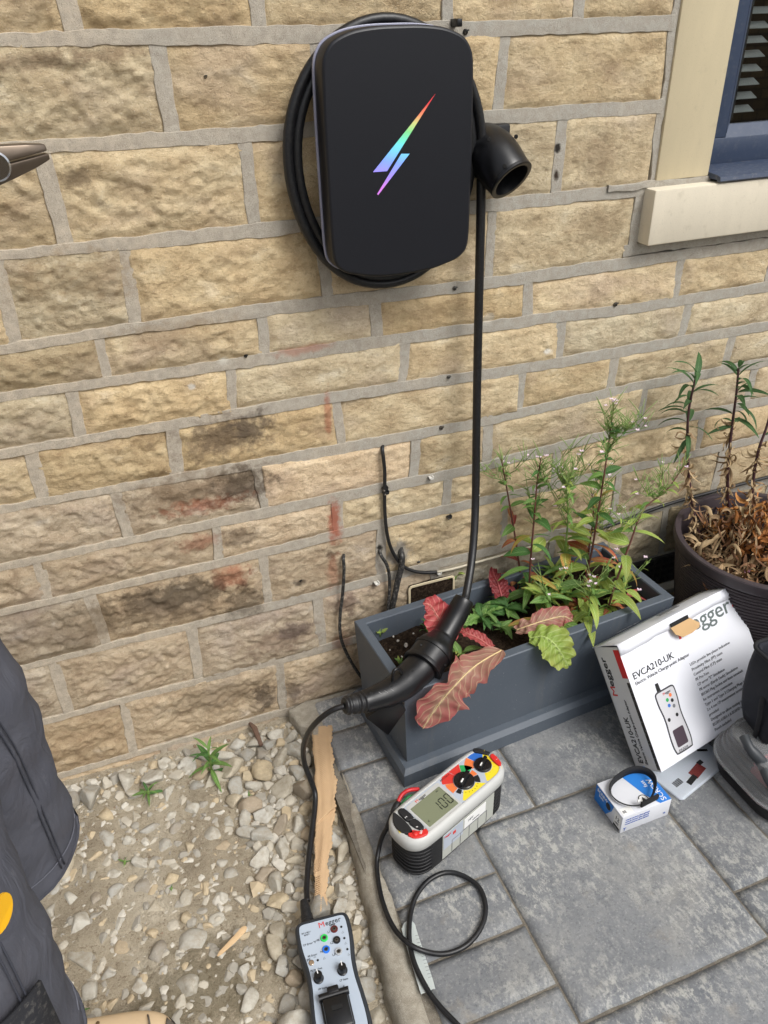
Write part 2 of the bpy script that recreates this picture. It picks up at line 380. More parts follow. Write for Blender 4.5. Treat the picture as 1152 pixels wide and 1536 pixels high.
jw = .0225
joint_list = []
for i in range(-6, 13):
    xs = [on_wall(*p).x for p in JOINTS.get(i, [])]
    if not xs: xs = [.02+.17*(i % 2)]
    st = lambda: float(rng.uniform(.24, .36))
    while xs[0] > XL: xs.insert(0, xs[0]-st())
    while xs[-1] < XR: xs.append(xs[-1]+st())
    zmid = (bedz(i, 1)+bedz(i+1, 1))/2
    if WZ0-.01 < zmid < WZ1:
        lim = WX0-.012 if zmid > 1.14 else 1.072
        xs = [x for x in xs if x < lim-.09 or x > WX1+.05]
    for k in range(len(xs)-1):
        a, b = xs[k]+jw/2, xs[k+1]-jw/2
        zc = (bedz(i, a)+bedz(i+1, a))/2
        segs = [(a, b)]
        if WZ0-.01 < zc < WZ1:
            lim = WX0-.012 if zc > 1.14 else 1.072
            segs = []
            if a < lim-.03: segs.append((a, min(b, lim)))
            if b > WX1+.04: segs.append((max(a, WX1), b))
        for a2, b2 in segs:
            vis = a2 < 1.35 and b2 > -.4 and i >= -1
            brick(a2, b2, i, i+1, vis, i*31+k+50, xs[k], xs[k+1])
    joint_list += [(x, i) for x in xs]
def strip(name, path, wfun, seed, horizontal=True, y0=0.0):
    """a raised pointing strip: path = list of (x, z) centre points, wfun = half width"""
    P = np.array(path); n = len(P); V = []; F = []
    jit = fbm(P[:, 0]*45+seed, P[:, 1]*45, P[:, 0]*0+seed, seed, 3)*.0032
    jit2 = fbm(P[:, 0]*45+seed+9, P[:, 1]*45, P[:, 0]*0+seed, seed+3, 3)*.0032
    bulge = fbm(P[:, 0]*20+seed, P[:, 1]*20, P[:, 0]*0, seed+6, 3)*.0010
    for k in range(n):
        hw = wfun(P[k, 0]) if callable(wfun) else wfun
        for off, y in ((-hw+jit[k]-.0008, .045), (-hw+jit[k]-.0002, .0010), (-hw+jit[k]+.0006, .0002), (0, 0), (hw+jit2[k]-.0006, .0002), (hw+jit2[k]+.0002, .0010), (hw+jit2[k]+.0008, .045)):
            yy = y+y0+(bulge[k] if y < .01 else 0)
            V.append((P[k, 0], yy, P[k, 1]+off) if horizontal else (P[k, 0]+off, yy, P[k, 1]))
    for k in range(n-1):
        for j in range(6):
            q = [k*7+j, (k+1)*7+j, (k+1)*7+j+1, k*7+j+1]
            F.append(q if horizontal else q[::-1])
    return mesh_obj(name, V, F, mortar_mat, wall, False)
for i in range(-6, 13):
    segs = [(XL, XR)]
    zz = bedz(i, 1.2)
    if WZ0+.02 < zz < WZ1: segs = [(XL, 1.07 if zz < 1.12 else WX0), (WX1, XR)]
    for a, b in segs:
        xs = np.arange(a, b+.001, .011)
        strip('mortar_joint', [(x, bedz(i, x)-bedt(x)/2) for x in xs], lambda x: bedt(x)/2, i+40)
for q, (x, i) in enumerate(joint_list):
    zt, zb = bedz(i, x)-bedt(x)+.004, bedz(i+1, x)-.004
    zc = (zt+zb)/2
    if WZ0 < zc < WZ1 and (1.07 if zc < 1.13 else WX0)-.005 < x < WX1+.02: continue
    sl = rng.normal(0, .003)
    strip('mortar_joint', [(x+sl*(2*k/(10)-1), zb+(zt-zb)*k/10) for k in range(11)], jw/2+rng.uniform(-.0015, .002), q, False, .0012)
b = MB()
for x0, x1, z0, z1 in ((XL, 1.235, -.4, 2.6), (1.235, 2.35, -.4, 1.12), (2.35, XR, -.4, 2.6), (1.235, 2.35, 2.3, 2.6)):
    b.box(((x0+x1)/2, .17, (z0+z1)/2), (x1-x0-.001, .3, z1-z0-.001))
b.build('wall_core', mortar_mat, wall, False)
# vertical mortar beside the jamb and the sill stone
strip('mortar_joint', [(1.1065+.004*math.sin(k*.5), 1.115+k*.013) for k in range(92)], .0085, 77, False, .001)
strip('mortar_joint', [(1.0815, 1.0+k*.012) for k in range(12)], .0105, 78, False, .001)
strip('mortar_joint', [(1.06+k*.012, 1.0085) for k in range(118)], .0118, 79, True, .0008)
strip('mortar_joint', [(1.0+k*.012, 1.136) for k in range(22)], .006, 80, True, -.004)

# dressed stones of the window
def dressed(name, col, x0, x1, y0, y1, z0, z1, bs=.004):
    m, t, bb = nodes(name+'_stone'); bb.inputs['Roughness'].default_value = .9; bb.inputs['Specular IOR Level'].default_value = .2
    w = coords(t, 'World'); wv = coords(t, 'World', (1.3, 1, .35))
    f = noise(t, wv, 14, 4); g = noise(t, w, 480, 2, .7); h = noise(t, w, 35, 5, .6)
    c = mix(t, f, tuple(v*.86 for v in col[:3])+(1,), tuple(min(1, v*1.1) for v in col[:3])+(1,))
    c = mix(t, ramp(t, g, [(.30, (.5, .5, .5)), (.38, (0, 0, 0))]), c, tuple(v*.6 for v in col[:3])+(1,))
    c = mix(t, ramp(t, h, [(.6, (0, 0, 0)), (.8, (.35, .35, .35))]), c, srgb(150, 140, 118))
    t.links.new(c, bb.inputs['Base Color']); bump(t, bb, g, .35, .0008)
    o = MB().box(((x0+x1)/2, (y0+y1)/2, (z0+z1)/2), (x1-x0, y1-y0, z1-z0)).build(name, m, wall, bev=bs, ang=40); return o
dressed('jamb_stone', srgb(206, 193, 162), 1.113, 1.243, -.004, .16, 1.142, 2.18, .003)
dressed('jamb_stone', srgb(206, 188, 148), 2.30, 2.43, -.004, .16, 1.142, 2.18, .003)
dressed('lintel_stone', srgb(206, 188, 148), 1.113, 2.43, -.004, .16, 2.186, 2.31, .003)
dressed('sill_stone', srgb(219, 210, 190), 1.092, 2.45, -.034, .10, 1.022, 1.131, .004)

# ------------------------------------------------------------------ window
frame_mat = pbr('frame_blue_grey', srgb(54, 66, 88), .38, var=.1, vs=25, dust=.10, bmp=.06, bs=500)
win = empty('window', 'dark blue-grey casement window with white slats inside, set in stone surround', 'window', (1.77, .06, 1.14))
def wbox(name, x0, x1, y0, y1, z0, z1, m, parent, bev=.003):
    c = Vector(((x0+x1)/2, (y0+y1)/2, (z0+z1)/2)) - win.location
    if parent is not win: pass
    return MB().box(c, (x1-x0, y1-y0, z1-z0)).build(name, m, parent, bev=bev, ang=40)
fx0, fx1, fz0, fz1 = 1.262, 2.28, 1.152, 2.17
w1 = .052
frame = wbox('frame', fx0, fx1, .055, .115, fz0, fz0+w1, frame_mat, win)
wbox('frame', fx0, fx1, .055, .115, fz1-w1, fz1, frame_mat, win)
wbox('frame', fx0-.02, fx0+.062, .0555, .1145, fz0+w1-.0005, fz1-w1+.0005, frame_mat, win)
wbox('frame', fx1-w1, fx1, .0555, .1145, fz0+w1-.0005, fz1-w1+.0005, frame_mat, win)
b = MB()        # sloping glazing bead
gx0, gz0, gx1, gz1 = fx0+.082, fz0+w1+.022, fx1-w1-.022, fz1-w1-.022
ox0, oz0, ox1, oz1 = fx0+.0615, fz0+w1-.001, fx1-w1+.001, fz1-w1+.001
L = win.location
ro = [(ox0, .056, oz0), (ox1, .056, oz0), (ox1, .056, oz1), (ox0, .056, oz1)]
ri = [(gx0, .074, gz0), (gx1, .074, gz0), (gx1, .074, gz1), (gx0, .074, gz1)]
rb = [(gx0, .090, gz0), (gx1, .090, gz0), (gx1, .090, gz1), (gx0, .090, gz1)]
b.loft([[Vector(p)-L for p in q] for q in (ro, ri, rb)], False, False)
b.build('glazing_bead', frame_mat, win, False)
m, t, bb = nodes('window_glass'); bb.inputs['Base Color'].default_value = (.75, .8, .8, 1); bb.inputs['Roughness'].default_value = .015
bb.inputs['Transmission Weight'].default_value = 1.0; bb.inputs['IOR'].default_value = 1.85; glass_mat = m
MB().box(Vector(((gx0+gx1)/2, .084, (gz0+gz1)/2))-L, (gx1-gx0+.004, .006, gz1-gz0+.004)).build('pane', glass_mat, win, False)
blind_mat = pbr('blind_white', srgb(225, 226, 224), .5)
bl = MB(); bl.box(Vector((gx0+.052, .150, (gz0+gz1)/2))-L, (.012, .03, gz1-gz0)); blind = bl.build('shutter_stile', pbr('shutter_grey', srgb(60, 64, 68), .6), win, False)
rx = Matrix.Rotation(R(28), 3, 'X')
for k in range(34):
    MB().box(Vector((gx0+.088, .150, gz0+.02+k*.0265))-L, (.060, .025, .0016), rx).build('slat', blind_mat, blind, False)
# dark room behind
room = pbr('room_dark', srgb(70, 64, 56), .9)
b = MB(); X0, X1, Y0, Y1, Z0, Z1 = fx0-.1, fx1+.6, .33, 2.2, .4, 2.45
b.add([Vector(p)-L for p in ((X0, Y1, Z0), (X1, Y1, Z0), (X1, Y1, Z1), (X0, Y1, Z1), (X0, Y0, Z0), (X1, Y0, Z0), (X1, Y0, Z1), (X0, Y0, Z1))],
      [[0, 1, 2, 3], [0, 3, 7, 4], [1, 5, 6, 2], [0, 4, 5, 1], [3, 2, 6, 7]])
b.build('room_lining', room, win, False)
# plastic sub-sill
prof = [(.10, 1.152), (.062, 1.1535), (-.026, 1.1465), (-.036, 1.1435), (-.039, 1.136), (-.037, 1.1335), (-.030, 1.1335), (-.028, 1.137), (.10, 1.1375)]
sb = MB(); sb.loft([[Vector((x, y, z))-L for y, z in prof] for x in (1.246, 2.296)])
ss = sb.build('sub_sill', pbr('sill_blue_grey', srgb(50, 62, 84), .42, var=.12, vs=40, dust=.35), win, ang=30)

# ------------------------------------------------------------------ gravel ground
GZ = -.045
m, t, bb = nodes('sandy_ground'); bb.inputs['Roughness'].default_value = .97; bb.inputs['Specular IOR Level'].default_value = .12
w = coords(t, 'World')
f1, f2, f3, f4 = noise(t, w, 7, 5, .6), noise(t, w, 95, 5, .7), noise(t, w, 420, 3, .7), noise(t, w, 3.5, 4)
col = ramp(t, f1, [(.3, srgb(158, 146, 126)), (.5, srgb(186, 174, 152)), (.7, srgb(206, 196, 176))])
col = mix(t, ramp(t, f2, [(.32, (.75, .75, .75)), (.44, (0, 0, 0))]), col, srgb(118, 100, 80))
col = mix(t, ramp(t, f3, [(.58, (0, 0, 0)), (.68, (.8, .8, .8))]), col, srgb(208, 198, 178))
col = mix(t, ramp(t, f3, [(.3, (.7, .7, .7)), (.4, (0, 0, 0))]), col, srgb(86, 72, 58))
p = on_ground(300, 1480, GZ)           # damp mossy patch
mp = N(t, 'Mapping'); mp.inputs['Location'].default_value = (-p.x/.14, -p.y/.09, 0); mp.inputs['Scale'].default_value = (1/.14, 1/.09, 0); t.links.new(N(t, 'NewGeometry').outputs['Position'], mp.inputs[0])
ln = N(t, 'VectorMath'); ln.operation = 'LENGTH'; t.links.new(mp.outputs[0], ln.inputs[0])
d = math_(t, 'ADD', ln.outputs['Value'], math_(t, 'MULTIPLY', math_(t, 'SUBTRACT', noise(t, w, 30, 5, .7), .5), 3.0))
mr = N(t, 'MapRange'); mr.interpolation_type = 'SMOOTHSTEP'; mr.inputs['From Min'].default_value = 1.2; mr.inputs['From Max'].default_value = .4; mr.inputs['To Max'].default_value = .5; t.links.new(d, mr.inputs['Value'])
col = mix(t, mr.outputs[0], col, srgb(92, 84, 58))
t.links.new(col, bb.inputs['Base Color']); n1 = bump(t, bb, f2, 1.0, .009); bump(t, bb, f3, .9, .004, n1); ground_mat = m
xs = np.concatenate([np.linspace(-60, -3, 8), np.linspace(-2.5, -.75, 12), np.linspace(-.7, .32, 128), np.linspace(.4, 3, 10), np.linspace(6, 60, 8)])
ys = np.concatenate([np.linspace(-60, -3, 8), np.linspace(-2.6, -1.15, 10), np.linspace(-1.1, .02, 140), [.3, 5, 60]])
Xg, Yg = np.meshgrid(xs, ys)
Zg = GZ+.007*fbm(Xg*9, Yg*9, Xg*0, 3, 3)+.0035*fbm(Xg*60, Yg*60, Xg*0, 8, 3)
far = np.clip((np.abs(Xg)-1.5)/2, 0, 1); Zg = Zg*(1-far)+GZ*far
def ground_z(x, y): return float(GZ+.007*fbm(np.array([x*9]), np.array([y*9]), np.array([0.]), 3, 3)[0])
I = np.arange(Xg.size).reshape(Xg.shape)
F = np.stack([I[:-1, :-1], I[:-1, 1:], I[1:, 1:], I[1:, :-1]], -1).reshape(-1, 4)
ground = mesh_obj('gravel_ground', np.stack([Xg, Yg, Zg], -1).reshape(-1, 3).tolist(), F.tolist(), ground_mat)
tag(ground, kind='structure')
m, t, bb = nodes('gravel_stone'); bb.inputs['Roughness'].default_value = .9; bb.inputs['Specular IOR Level'].default_value = .25
oi = N(t, 'ObjectInfo'); c = coords(t, 'Object'); w = coords(t, 'World')
col = ramp(t, oi.outputs['Random'], [(0, srgb(176, 173, 163)), (.25, srgb(192, 188, 176)), (.42, srgb(164, 162, 154)), (.56, srgb(184, 176, 158)), (.72, srgb(188, 172, 142)), (.78, srgb(166, 150, 128)), (.86, srgb(150, 148, 141)), (1, srgb(200, 197, 187))])
col = mix(t, ramp(t, noise(t, w, 70, 5, .65), [(.35, (.55, .55, .55)), (.6, (0, 0, 0))]), col, srgb(140, 128, 108))
col = mix(t, ramp(t, noise(t, w, 420, 3, .65), [(.6, (0, 0, 0)), (.75, (.5, .5, .5))]), col, srgb(214, 208, 196))
t.links.new(col, bb.inputs['Base Color']); bump(t, bb, noise(t, w, 260, 5, .65), .5, .0016); stone_mat = m
def stone_mesh(k, sub=2):
    bm = bmesh.new(); bmesh.ops.create_icosphere(bm, subdivisions=sub, radius=1)
    r = random.Random(k); pl = []
    for _ in range(10):
        n = Vector((r.gauss(0, 1), r.gauss(0, 1), r.gauss(0, .8))).normalized(); pl.append((n, r.uniform(.42, .80)))
    for v in bm.verts:
        q = v.co.copy()
        for n, dd in pl:
            e = q.dot(n)-dd
            if e > 0: q -= n*e*.985
        v.co = q*(1+r.uniform(-.006, .006))
    for e in bm.edges:
        if len(e.link_faces) == 2 and e.calc_face_angle(0) > R(24): e.smooth = False
    me = bpy.data.meshes.new('stone'); bm.to_mesh(me); bm.free()
    me.polygons.foreach_set('use_smooth', [True]*len(me.polygons)); me.materials.append(stone_mat); return me
stone_meshes = [stone_mesh(k, 3) for k in range(36)]
def edge_x(y): return interp([-1.6, -.80, -.66, -.515, -.39, -.287, -.17, -.09, 0], [.20, .222, .232, .252, .266, .281, .285, .255, .25], y)
placed = []
def can(x, y, r, k=.74):
    for (a, b_, c_) in placed:
        if (x-a)**2+(y-b_)**2 < ((r+c_)*k)**2: return False
    return True
big = []
spec = [(.034, 46, .2), (.028, 110, .2), (.022, 200, .2), (.016, 260, .2), (.0115, 420, .2), (.008, 600, .2)]
for r0, cnt, _ in spec:
    tries = 0; got = 0
    while got < cnt and tries < cnt*60:
        tries += 1
        x = random.uniform(-.62, .30); y = random.uniform(-1.0, -.015); r = r0*random.uniform(.88, 1.18)
        dens = .34
        if x > -.02+.1*math.sin(y*9): dens = .85
        if y > -.13+.05*math.sin(x*12): dens = .75
        if x > .10: dens = 1.0
        if -.28 < x < -.04 and y > -.1: dens = .25
        if x < -.27: dens = .85
        if random.random() > dens: continue
        if x+r*1.05 > edge_x(y)-.002 or y > -.012-r: continue
        if not can(x, y, r, .60 if x > .06 or y > -.09 else .78): continue
        placed.append((x, y, r)); big.append((x, y, r)); got += 1
big.sort(key=lambda s: -s[2])
def stone_tf(x, y, r, rr):
    sink = rr.uniform(-.15, .25) if x < .05 and y < -.09 else rr.uniform(.35, 1.05)
    sc = Vector((r*rr.uniform(.95, 1.25), r*rr.uniform(.8, 1.0), r*rr.uniform(.55, .8)))
    e = Euler((rr.gauss(0, .35), rr.gauss(0, .35), rr.uniform(0, 6.28)))
    return Matrix.LocRotScale(Vector((x, y, ground_z(x, y)-.002+(sink-.45)*sc.z)), e, sc)
rr = random.Random(5)
rest = []
for k, (x, y, r) in enumerate(big):
    if k < 300:
        o = bpy.data.objects.new('stone', stone_meshes[k % 36]); C.objects.link(o); o.parent = ground; o.matrix_local = stone_tf(x, y, r, rr)
    else: rest.append((x, y, r))
small_mats = [pbr('pebble_%d' % i, c, .9, var=.2, vs=90) for i, c in enumerate((srgb(180, 173, 158), srgb(156, 151, 140), srgb(184, 168, 140), srgb(134, 116, 96), srgb(194, 189, 177)))]
lowm = [stone_mesh(100+k, 1) for k in range(10)]
lowv = [(np.array([v.co[:] for v in me.vertices]), [list(p.vertices) for p in me.polygons]) for me in lowm]
hiv = [(np.array([v.co[:] for v in me.vertices]), [list(p.vertices) for p in me.polygons]) for me in [stone_mesh(60+k, 2) for k in range(12)]]
V, Fc, MI = [], [], []; base = 0
def put(mv, mat4, mi):
    global base
    v, f = mv; a = np.array(mat4); q = v@a[:3, :3].T+a[:3, 3]
    V.append(q); Fc.extend([[i+base for i in ff] for ff in f]); MI.extend([mi]*len(f)); base += len(v)
for (x, y, r) in rest: put(hiv[rr.randrange(12)], stone_tf(x, y, r, rr), rr.choice((0, 0, 1, 2, 4)))
for k in range(900):
    x = rr.uniform(-.5, .16); y = rr.uniform(-.9, -.02); r = rr.uniform(.007, .019)
    if x+r > edge_x(y): continue
    mt = stone_tf(x, y, r, rr); mt.translation.z = ground_z(x, y)-r*rr.uniform(.30, .52); put(hiv[k % 12], mt, rr.choice((0, 0, 1, 1, 2, 4)))
for k in range(11000):
    x = rr.uniform(-.6, .29); y = rr.uniform(-1.0, -.004); r = abs(rr.gauss(0, .0026))+.0012
    if x+r > edge_x(y): continue
    put(lowv[k % 10], stone_tf(x, y, min(r, .0075), rr), rr.choice((0, 0, 1, 2, 2, 3, 4)))
VV = np.concatenate(V)
o = mesh_obj('pebbles', VV.tolist(), Fc, small_mats, ground, False); o.data.polygons.foreach_set('material_index', MI); tag(o, kind='stuff')

# ------------------------------------------------------------------ patio
m, t, bb = nodes('riven_slab'); bb.inputs['Specular IOR Level'].default_value = .35
w = coords(t, 'World'); oi = N(t, 'ObjectInfo')
f1, f2, f3, f4, f5 = noise(t, w, 5, 5, .6, .6), noise(t, w, 22, 6, .68, .8), noise(t, w, 190, 4, .7), noise(t, w, 9, 5, .6, 1.5), noise(t, w, 60, 6, .72, .5)
wd = coords(t, 'World', (1.25, .8, 1))
col = ramp(t, f1, [(.3, srgb(106, 109, 113)), (.55, srgb(122, 124, 126)), (.72, srgb(134, 134, 132))])
col = mix(t, ramp(t, f2, [(.36, (.4, .4, .4)), (.5, (0, 0, 0))]), col, srgb(88, 92, 99))
low = ramp(t, noise(t, w, 4.2, 4, .6, .8), [(.42, (.08, .08, .08)), (.60, (1, 1, 1))])
crust = ramp(t, noise(t, wd, 46, 15, .82, .15), [(.495, (0, 0, 0)), (.555, (.66, .66, .66))])
col = mix(t, math_(t, 'MULTIPLY', low, crust), col, srgb(180, 179, 172))
vn = N(t, 'TexNoise'); vn.noise_type = 'RIDGED_MULTIFRACTAL'; vn.inputs['Scale'].default_value = 7; vn.inputs['Detail'].default_value = 7; vn.inputs['Roughness'].default_value = .6; vn.inputs['Distortion'].default_value = .8; t.links.new(wd, vn.inputs['Vector'])
col = mix(t, ramp(t, vn.outputs['Fac'], [(.74, (0, 0, 0)), (.98, (.6, .6, .6))]), col, srgb(182, 181, 174))
col = mix(t, ramp(t, noise(t, w, 13, 4, .6), [(.62, (0, 0, 0)), (.75, (.4, .4, .4))]), col, srgb(140, 128, 108))
col = mix(t, ramp(t, f3, [(.57, (0, 0, 0)), (.66, (.4, .4, .4))]), col, srgb(176, 175, 170))
col = mix(t, ramp(t, f3, [(.34, (.5, .5, .5)), (.42, (0, 0, 0))]), col, srgb(66, 68, 72))
br = math_(t, 'MULTIPLY_ADD', oi.outputs['Random'], .22); br.node.inputs[2].default_value = .96
cmb = N(t, 'CombineColor'); [t.links.new(br, cmb.inputs[i]) for i in range(3)]
col = mix(t, 1.0, col, cmb.outputs[0], 'MULTIPLY')
t.links.new(col, bb.inputs['Base Color'])
rg = math_(t, 'MULTIPLY_ADD', f5, .3); rg.node.inputs[2].default_value = .55; t.links.new(rg, bb.inputs['Roughness'])
n0 = bump(t, bb, vn.outputs['Fac'], .25, .003); n1 = bump(t, bb, f5, .5, .005, n0); n2 = bump(t, bb, f3, .55, .0018, n1); slab_mat = m
grout = mortar_material('patio_joint', srgb(134, 126, 112), srgb(120, 115, 106), srgb(84, 78, 70), False)
patio = MB().add([(.262, -60, -.0075), (60, -60, -.0075), (60, -.004, -.0075), (.262, -.004, -.0075), (.262, -60, -.09), (.262, -.004, -.09)], [[0, 1, 2, 3], [0, 3, 5, 4]]).build('patio', grout, None, False)
tag(patio, kind='structure')
def slab(x0, x1, y0, y1, seed, cell=.012):
    g = .0028; x0 += g; x1 -= g; y0 += g; y1 -= g
    nx, ny = max(4, int((x1-x0)/cell)), max(4, int((y1-y0)/cell))
    if nx*ny > 4000: nx = ny = 30
    X, Y = np.meshgrid(np.linspace(x0, x1, nx+1), np.linspace(y0, y1, ny+1))
    jx = .0016*fbm(Y*30, Y*0+seed, Y*0, seed, 3); jy = .0016*fbm(X*30, X*0+seed, X*0, seed+2, 3)
    de = np.minimum(np.minimum(X-x0, x1-X), np.minimum(Y-y0, y1-Y))
    ed = np.clip(de/.009, 0, 1)
    ri = fbm(X*8+seed, Y*8, X*0, seed, 4); ri = np.round(ri*5)/5*.5+ri*.5
    Z = -.0058*(1-ed)**2+.0026*ri*np.clip(de/.02, 0, 1)+.0007*fbm(X*70, Y*70, X*0, seed+4, 2)
    Z = np.minimum(Z, .0015)
    X = X+np.where((X < x0+.003) | (X > x1-.003), jx, 0); Y = Y+np.where((Y < y0+.003) | (Y > y1-.003), jy, 0)
    v = np.stack([X, Y, Z], -1).reshape(-1, 3); I = np.arange(len(v)).reshape(X.shape)
    F = np.stack([I[:-1, :-1], I[:-1, 1:], I[1:, 1:], I[1:, :-1]], -1).reshape(-1, 4).tolist()
    bd = np.concatenate([I[0, :], I[1:, -1], I[-1, -2::-1], I[-2:0:-1, 0]]); n = len(v); bk = v[bd].copy(); bk[:, 2] = -.035
    F += [[int(bd[k]), n+k, n+(k+1) % len(bd), int(bd[(k+1) % len(bd)])] for k in range(len(bd))]
    return mesh_obj('paving_slab', np.concatenate([v, bk]).tolist(), F, slab_mat, patio)
ycut = [-.012, -.127, -.242, -.360, -.478, -.592, -.707, -.823, -.94, -1.055, -1.17, -1.285]
for k in range(len(ycut)-1): slab(.288, .505, ycut[k+1], ycut[k], k)
for q, (x0, x1, y0, y1) in enumerate(((.505, .907, -.893, -.489), (.505, .655, -.489, -.10), (.655, 1.055, -.489, -.10), (1.055, 1.455, -.42, -.02), (.907, 1.307, -.80, -.42), (1.307, 1.71, -.80, -.42),
        (.505, 1.2, -.10, -.012), (.505, .907, -1.295, -.893), (.907, 1.307, -1.2, -.80), (1.307, 1.71, -1.2, -.80), (1.455, 1.86, -.42, -.02), (1.71, 2.11, -.82, -.42), (.907, 1.307, -1.6, -1.2), (.505, .907, -1.7, -1.295), (1.307, 1.71, -1.6, -1.2))):
    if q == 4: slab(.907, 1.055, -.80, -.489, 30); slab(1.055, 1.307, -.80, -.42, 31); continue
    slab(x0, x1, y0, y1, 20+q)
# concrete haunching along the patio edge
def blob(name, P, z0, z1, m, parent, amp=.004, seed=0):
    P = smooth_closed(P, 4)
    P = [(x+amp*.5*float(vnoise(np.array([x*60.]), np.array([y*60.]), np.array([seed+.0]))[0]), y+amp*.5*float(vnoise(np.array([x*60.]), np.array([y*60.]), np.array([seed+5.]))[0])) for x, y in P]
    return prism(P, z0, z1, .006, name, m, parent, ang=60)
edge = [(edge_x(y), y) for y in np.linspace(-1.6, -.12, 50)]
V = []; F = []
for k, (x, y) in enumerate(edge):
    j = .003*math.sin(k*1.7)+.002*math.sin(k*4.1)
    for dx, z in ((-.012+j, -.10), (-.006+j, -.032), (0+j, -.014), (.012+j*.5, -.006), (.03, -.0025), (.048, -.006), (.05, -.03)): V.append((min(x+dx, .2955) if dx > .02 else x+dx, y, z+.0015*math.sin(k*2.3+dx*90)))
for k in range(len(edge)-1):
    for j in range(6): F.append([k*7+j, k*7+j+1, (k+1)*7+j+1, (k+1)*7+j])
mesh_obj('concrete_edging', V, F, concrete_mat, patio)
blob('concrete_edging', [(.245, -.010), (.405, -.010), (.40, -.075), (.345, -.10), (.30, -.125), (.272, -.125), (.262, -.09), (.235, -.06)], -.08, -.003, concrete_mat, patio, .01, 3)

# ------------------------------------------------------------------ EV charger on the wall
chx = .519
half = [(0, 1.428), (.035, 1.4275), (.07, 1.424), (.095, 1.417), (.112, 1.408), (.122, 1.396), (.1275, 1.382), (.1295, 1.36), (.131, 1.29), (.131, 1.21), (.1305, 1.13), (.1295, 1.10), (.127, 1.085), (.121, 1.074), (.108, 1.064), (.09, 1.058), (.06, 1.051), (.03, 1.048), (0, 1.0475)]
OUT = [(chx+d, z) for d, z in half]+[(chx-d, z) for d, z in half[-2:0:-1]]
OUT = smooth_closed(OUT, 3)
charger = empty('ev_charger', 'black rounded wall charger with rainbow lightning bolt, cable coiled behind it', 'charger', (chx, 0, 1.04))
def chf(x, z, y): return (x-chx, y, z-1.04)
m, t, bb = nodes('charger_face'); bb.inputs['Base Color'].default_value = srgb(25, 26, 30); bb.inputs['Roughness'].default_value = .42; bb.inputs['Specular IOR Level'].default_value = .45
c = coords(t, 'Object'); g = noise(t, c, 1100, 2, .5); bump(t, bb, g, .25, .0004)
cc = mix(t, ramp(t, noise(t, c, 1500, 1), [(.62, (0, 0, 0)), (.75, (.35, .35, .35))]), srgb(17, 19, 26), srgb(66, 72, 86)); t.links.new(cc, bb.inputs['Base Color'])
face_mat = m
prism(inset(OUT, .022), -.002, -.056, .001, 'rear_body', black_plastic, charger, chf)
prism(inset(OUT, .0015), -.0595, -.1000, .0045, 'front_cover', face_mat, charger, chf)
strip_mat = pbr('light_strip', srgb(150, 152, 172), .25, var=.1)
prism(inset(OUT, -.0012), -.0535, -.0592, .001, 'light_strip', strip_mat, charger, chf)
m, t, bb = nodes('bolt_rainbow')
sx = N(t, 'SeparateXYZ'); t.links.new(N(t, 'TexCoord').outputs['Object'], sx.inputs[0])
mr = N(t, 'MapRange'); mr.inputs['From Min'].default_value = 1.188-1.04; mr.inputs['From Max'].default_value = 1.33-1.04
t.links.new(math_(t, 'ADD', sx.outputs['Z'], math_(t, 'MULTIPLY', sx.outputs['X'], .25)), mr.inputs['Value'])
col = ramp(t, mr.outputs[0], [(0, srgb(196, 120, 214)), (.14, srgb(150, 130, 232)), (.30, srgb(122, 152, 240)), (.44, srgb(110, 194, 238)), (.54, srgb(104, 208, 190)), (.66, srgb(120, 200, 130)), (.76, srgb(186, 190, 120)), (.86, srgb(214, 130, 96)), (1, srgb(204, 64, 70))])
t.links.new(col, bb.inputs['Base Color']); t.links.new(col, bb.inputs['Emission Color']); bb.inputs['Emission Strength'].default_value = .35; bb.inputs['Roughness'].default_value = .3; bolt_mat = m
for P in ([(.579, 1.331), (.4925, 1.222), (.468, 1.2225)], [(.533, 1.2455), (.5185, 1.2465), (.474, 1.188), (.476, 1.1865)]):
    prism([(x, z) for x, z in P], -.0996, -.1004, 0, 'lightning_bolt', bolt_mat, charger, chf, 30)
MB().box((.655-chx, -.012, 1.4265-1.04), (.010, .028, .012)).build('wall_bracket', black_plastic, charger, bev=.002, ang=40)

# charging cable: two turns round the charger, then down to the connector
cable = empty('charging_cable', 'thick black charging cable hanging from the wall charger to its plug', 'cable', (0, 0, 0))
pts = []
cxx, czz = .5125, 1.224
turns = 2.02
for k in range(0, 121):
    q = k/120; a = R(90+25)+2*math.pi*turns*(1-q)*1.0 - R(115)*1.0
    a = 2*math.pi*turns*(1-q)
    ex = .149+.0325*q+.002*math.sin(a*3); ez = .190+.028*q*(1 if math.sin(a) < 0 else .95)+.002*math.cos(a*2)
    yy = -.030-.018*math.sin(math.pi*q*2)**2 if q < .75 else -.040
    if q > .55: yy = -.036
    else: yy = -.024-.014*(1-q)
    pts.append(Vector((cxx+ex*math.cos(a)+.004, yy, czz+ez*math.sin(a))))
hang = [on_wall(722, 262, -.036), on_wall(721, 330, -.040), on_wall(718.5, 440, -.045), on_wall(716, 560, -.05), on_wall(714.5, 660, -.056), on_wall(713.5, 740, -.07), on_wall(711.5, 795, -.10), on_wall(707, 845, -.14), on_wall(700, 888, -.185), on_wall(697, 900, -.20)]
pts += crom(hang, 5)
MB().tube(pts, .0088, 14).build('cable', cable_mat, cable)
# cable print: tiny white lettering dashes are part of the sheath; a white tie marks it lower down
MB().tube([on_wall(714.3, 742, -.0705)+Vector((0, 0, dz)) for dz in (-.0012, .0012)], .0084, 14).build('cable_tie', pbr('tie_white', srgb(200, 198, 190), .5), cable)
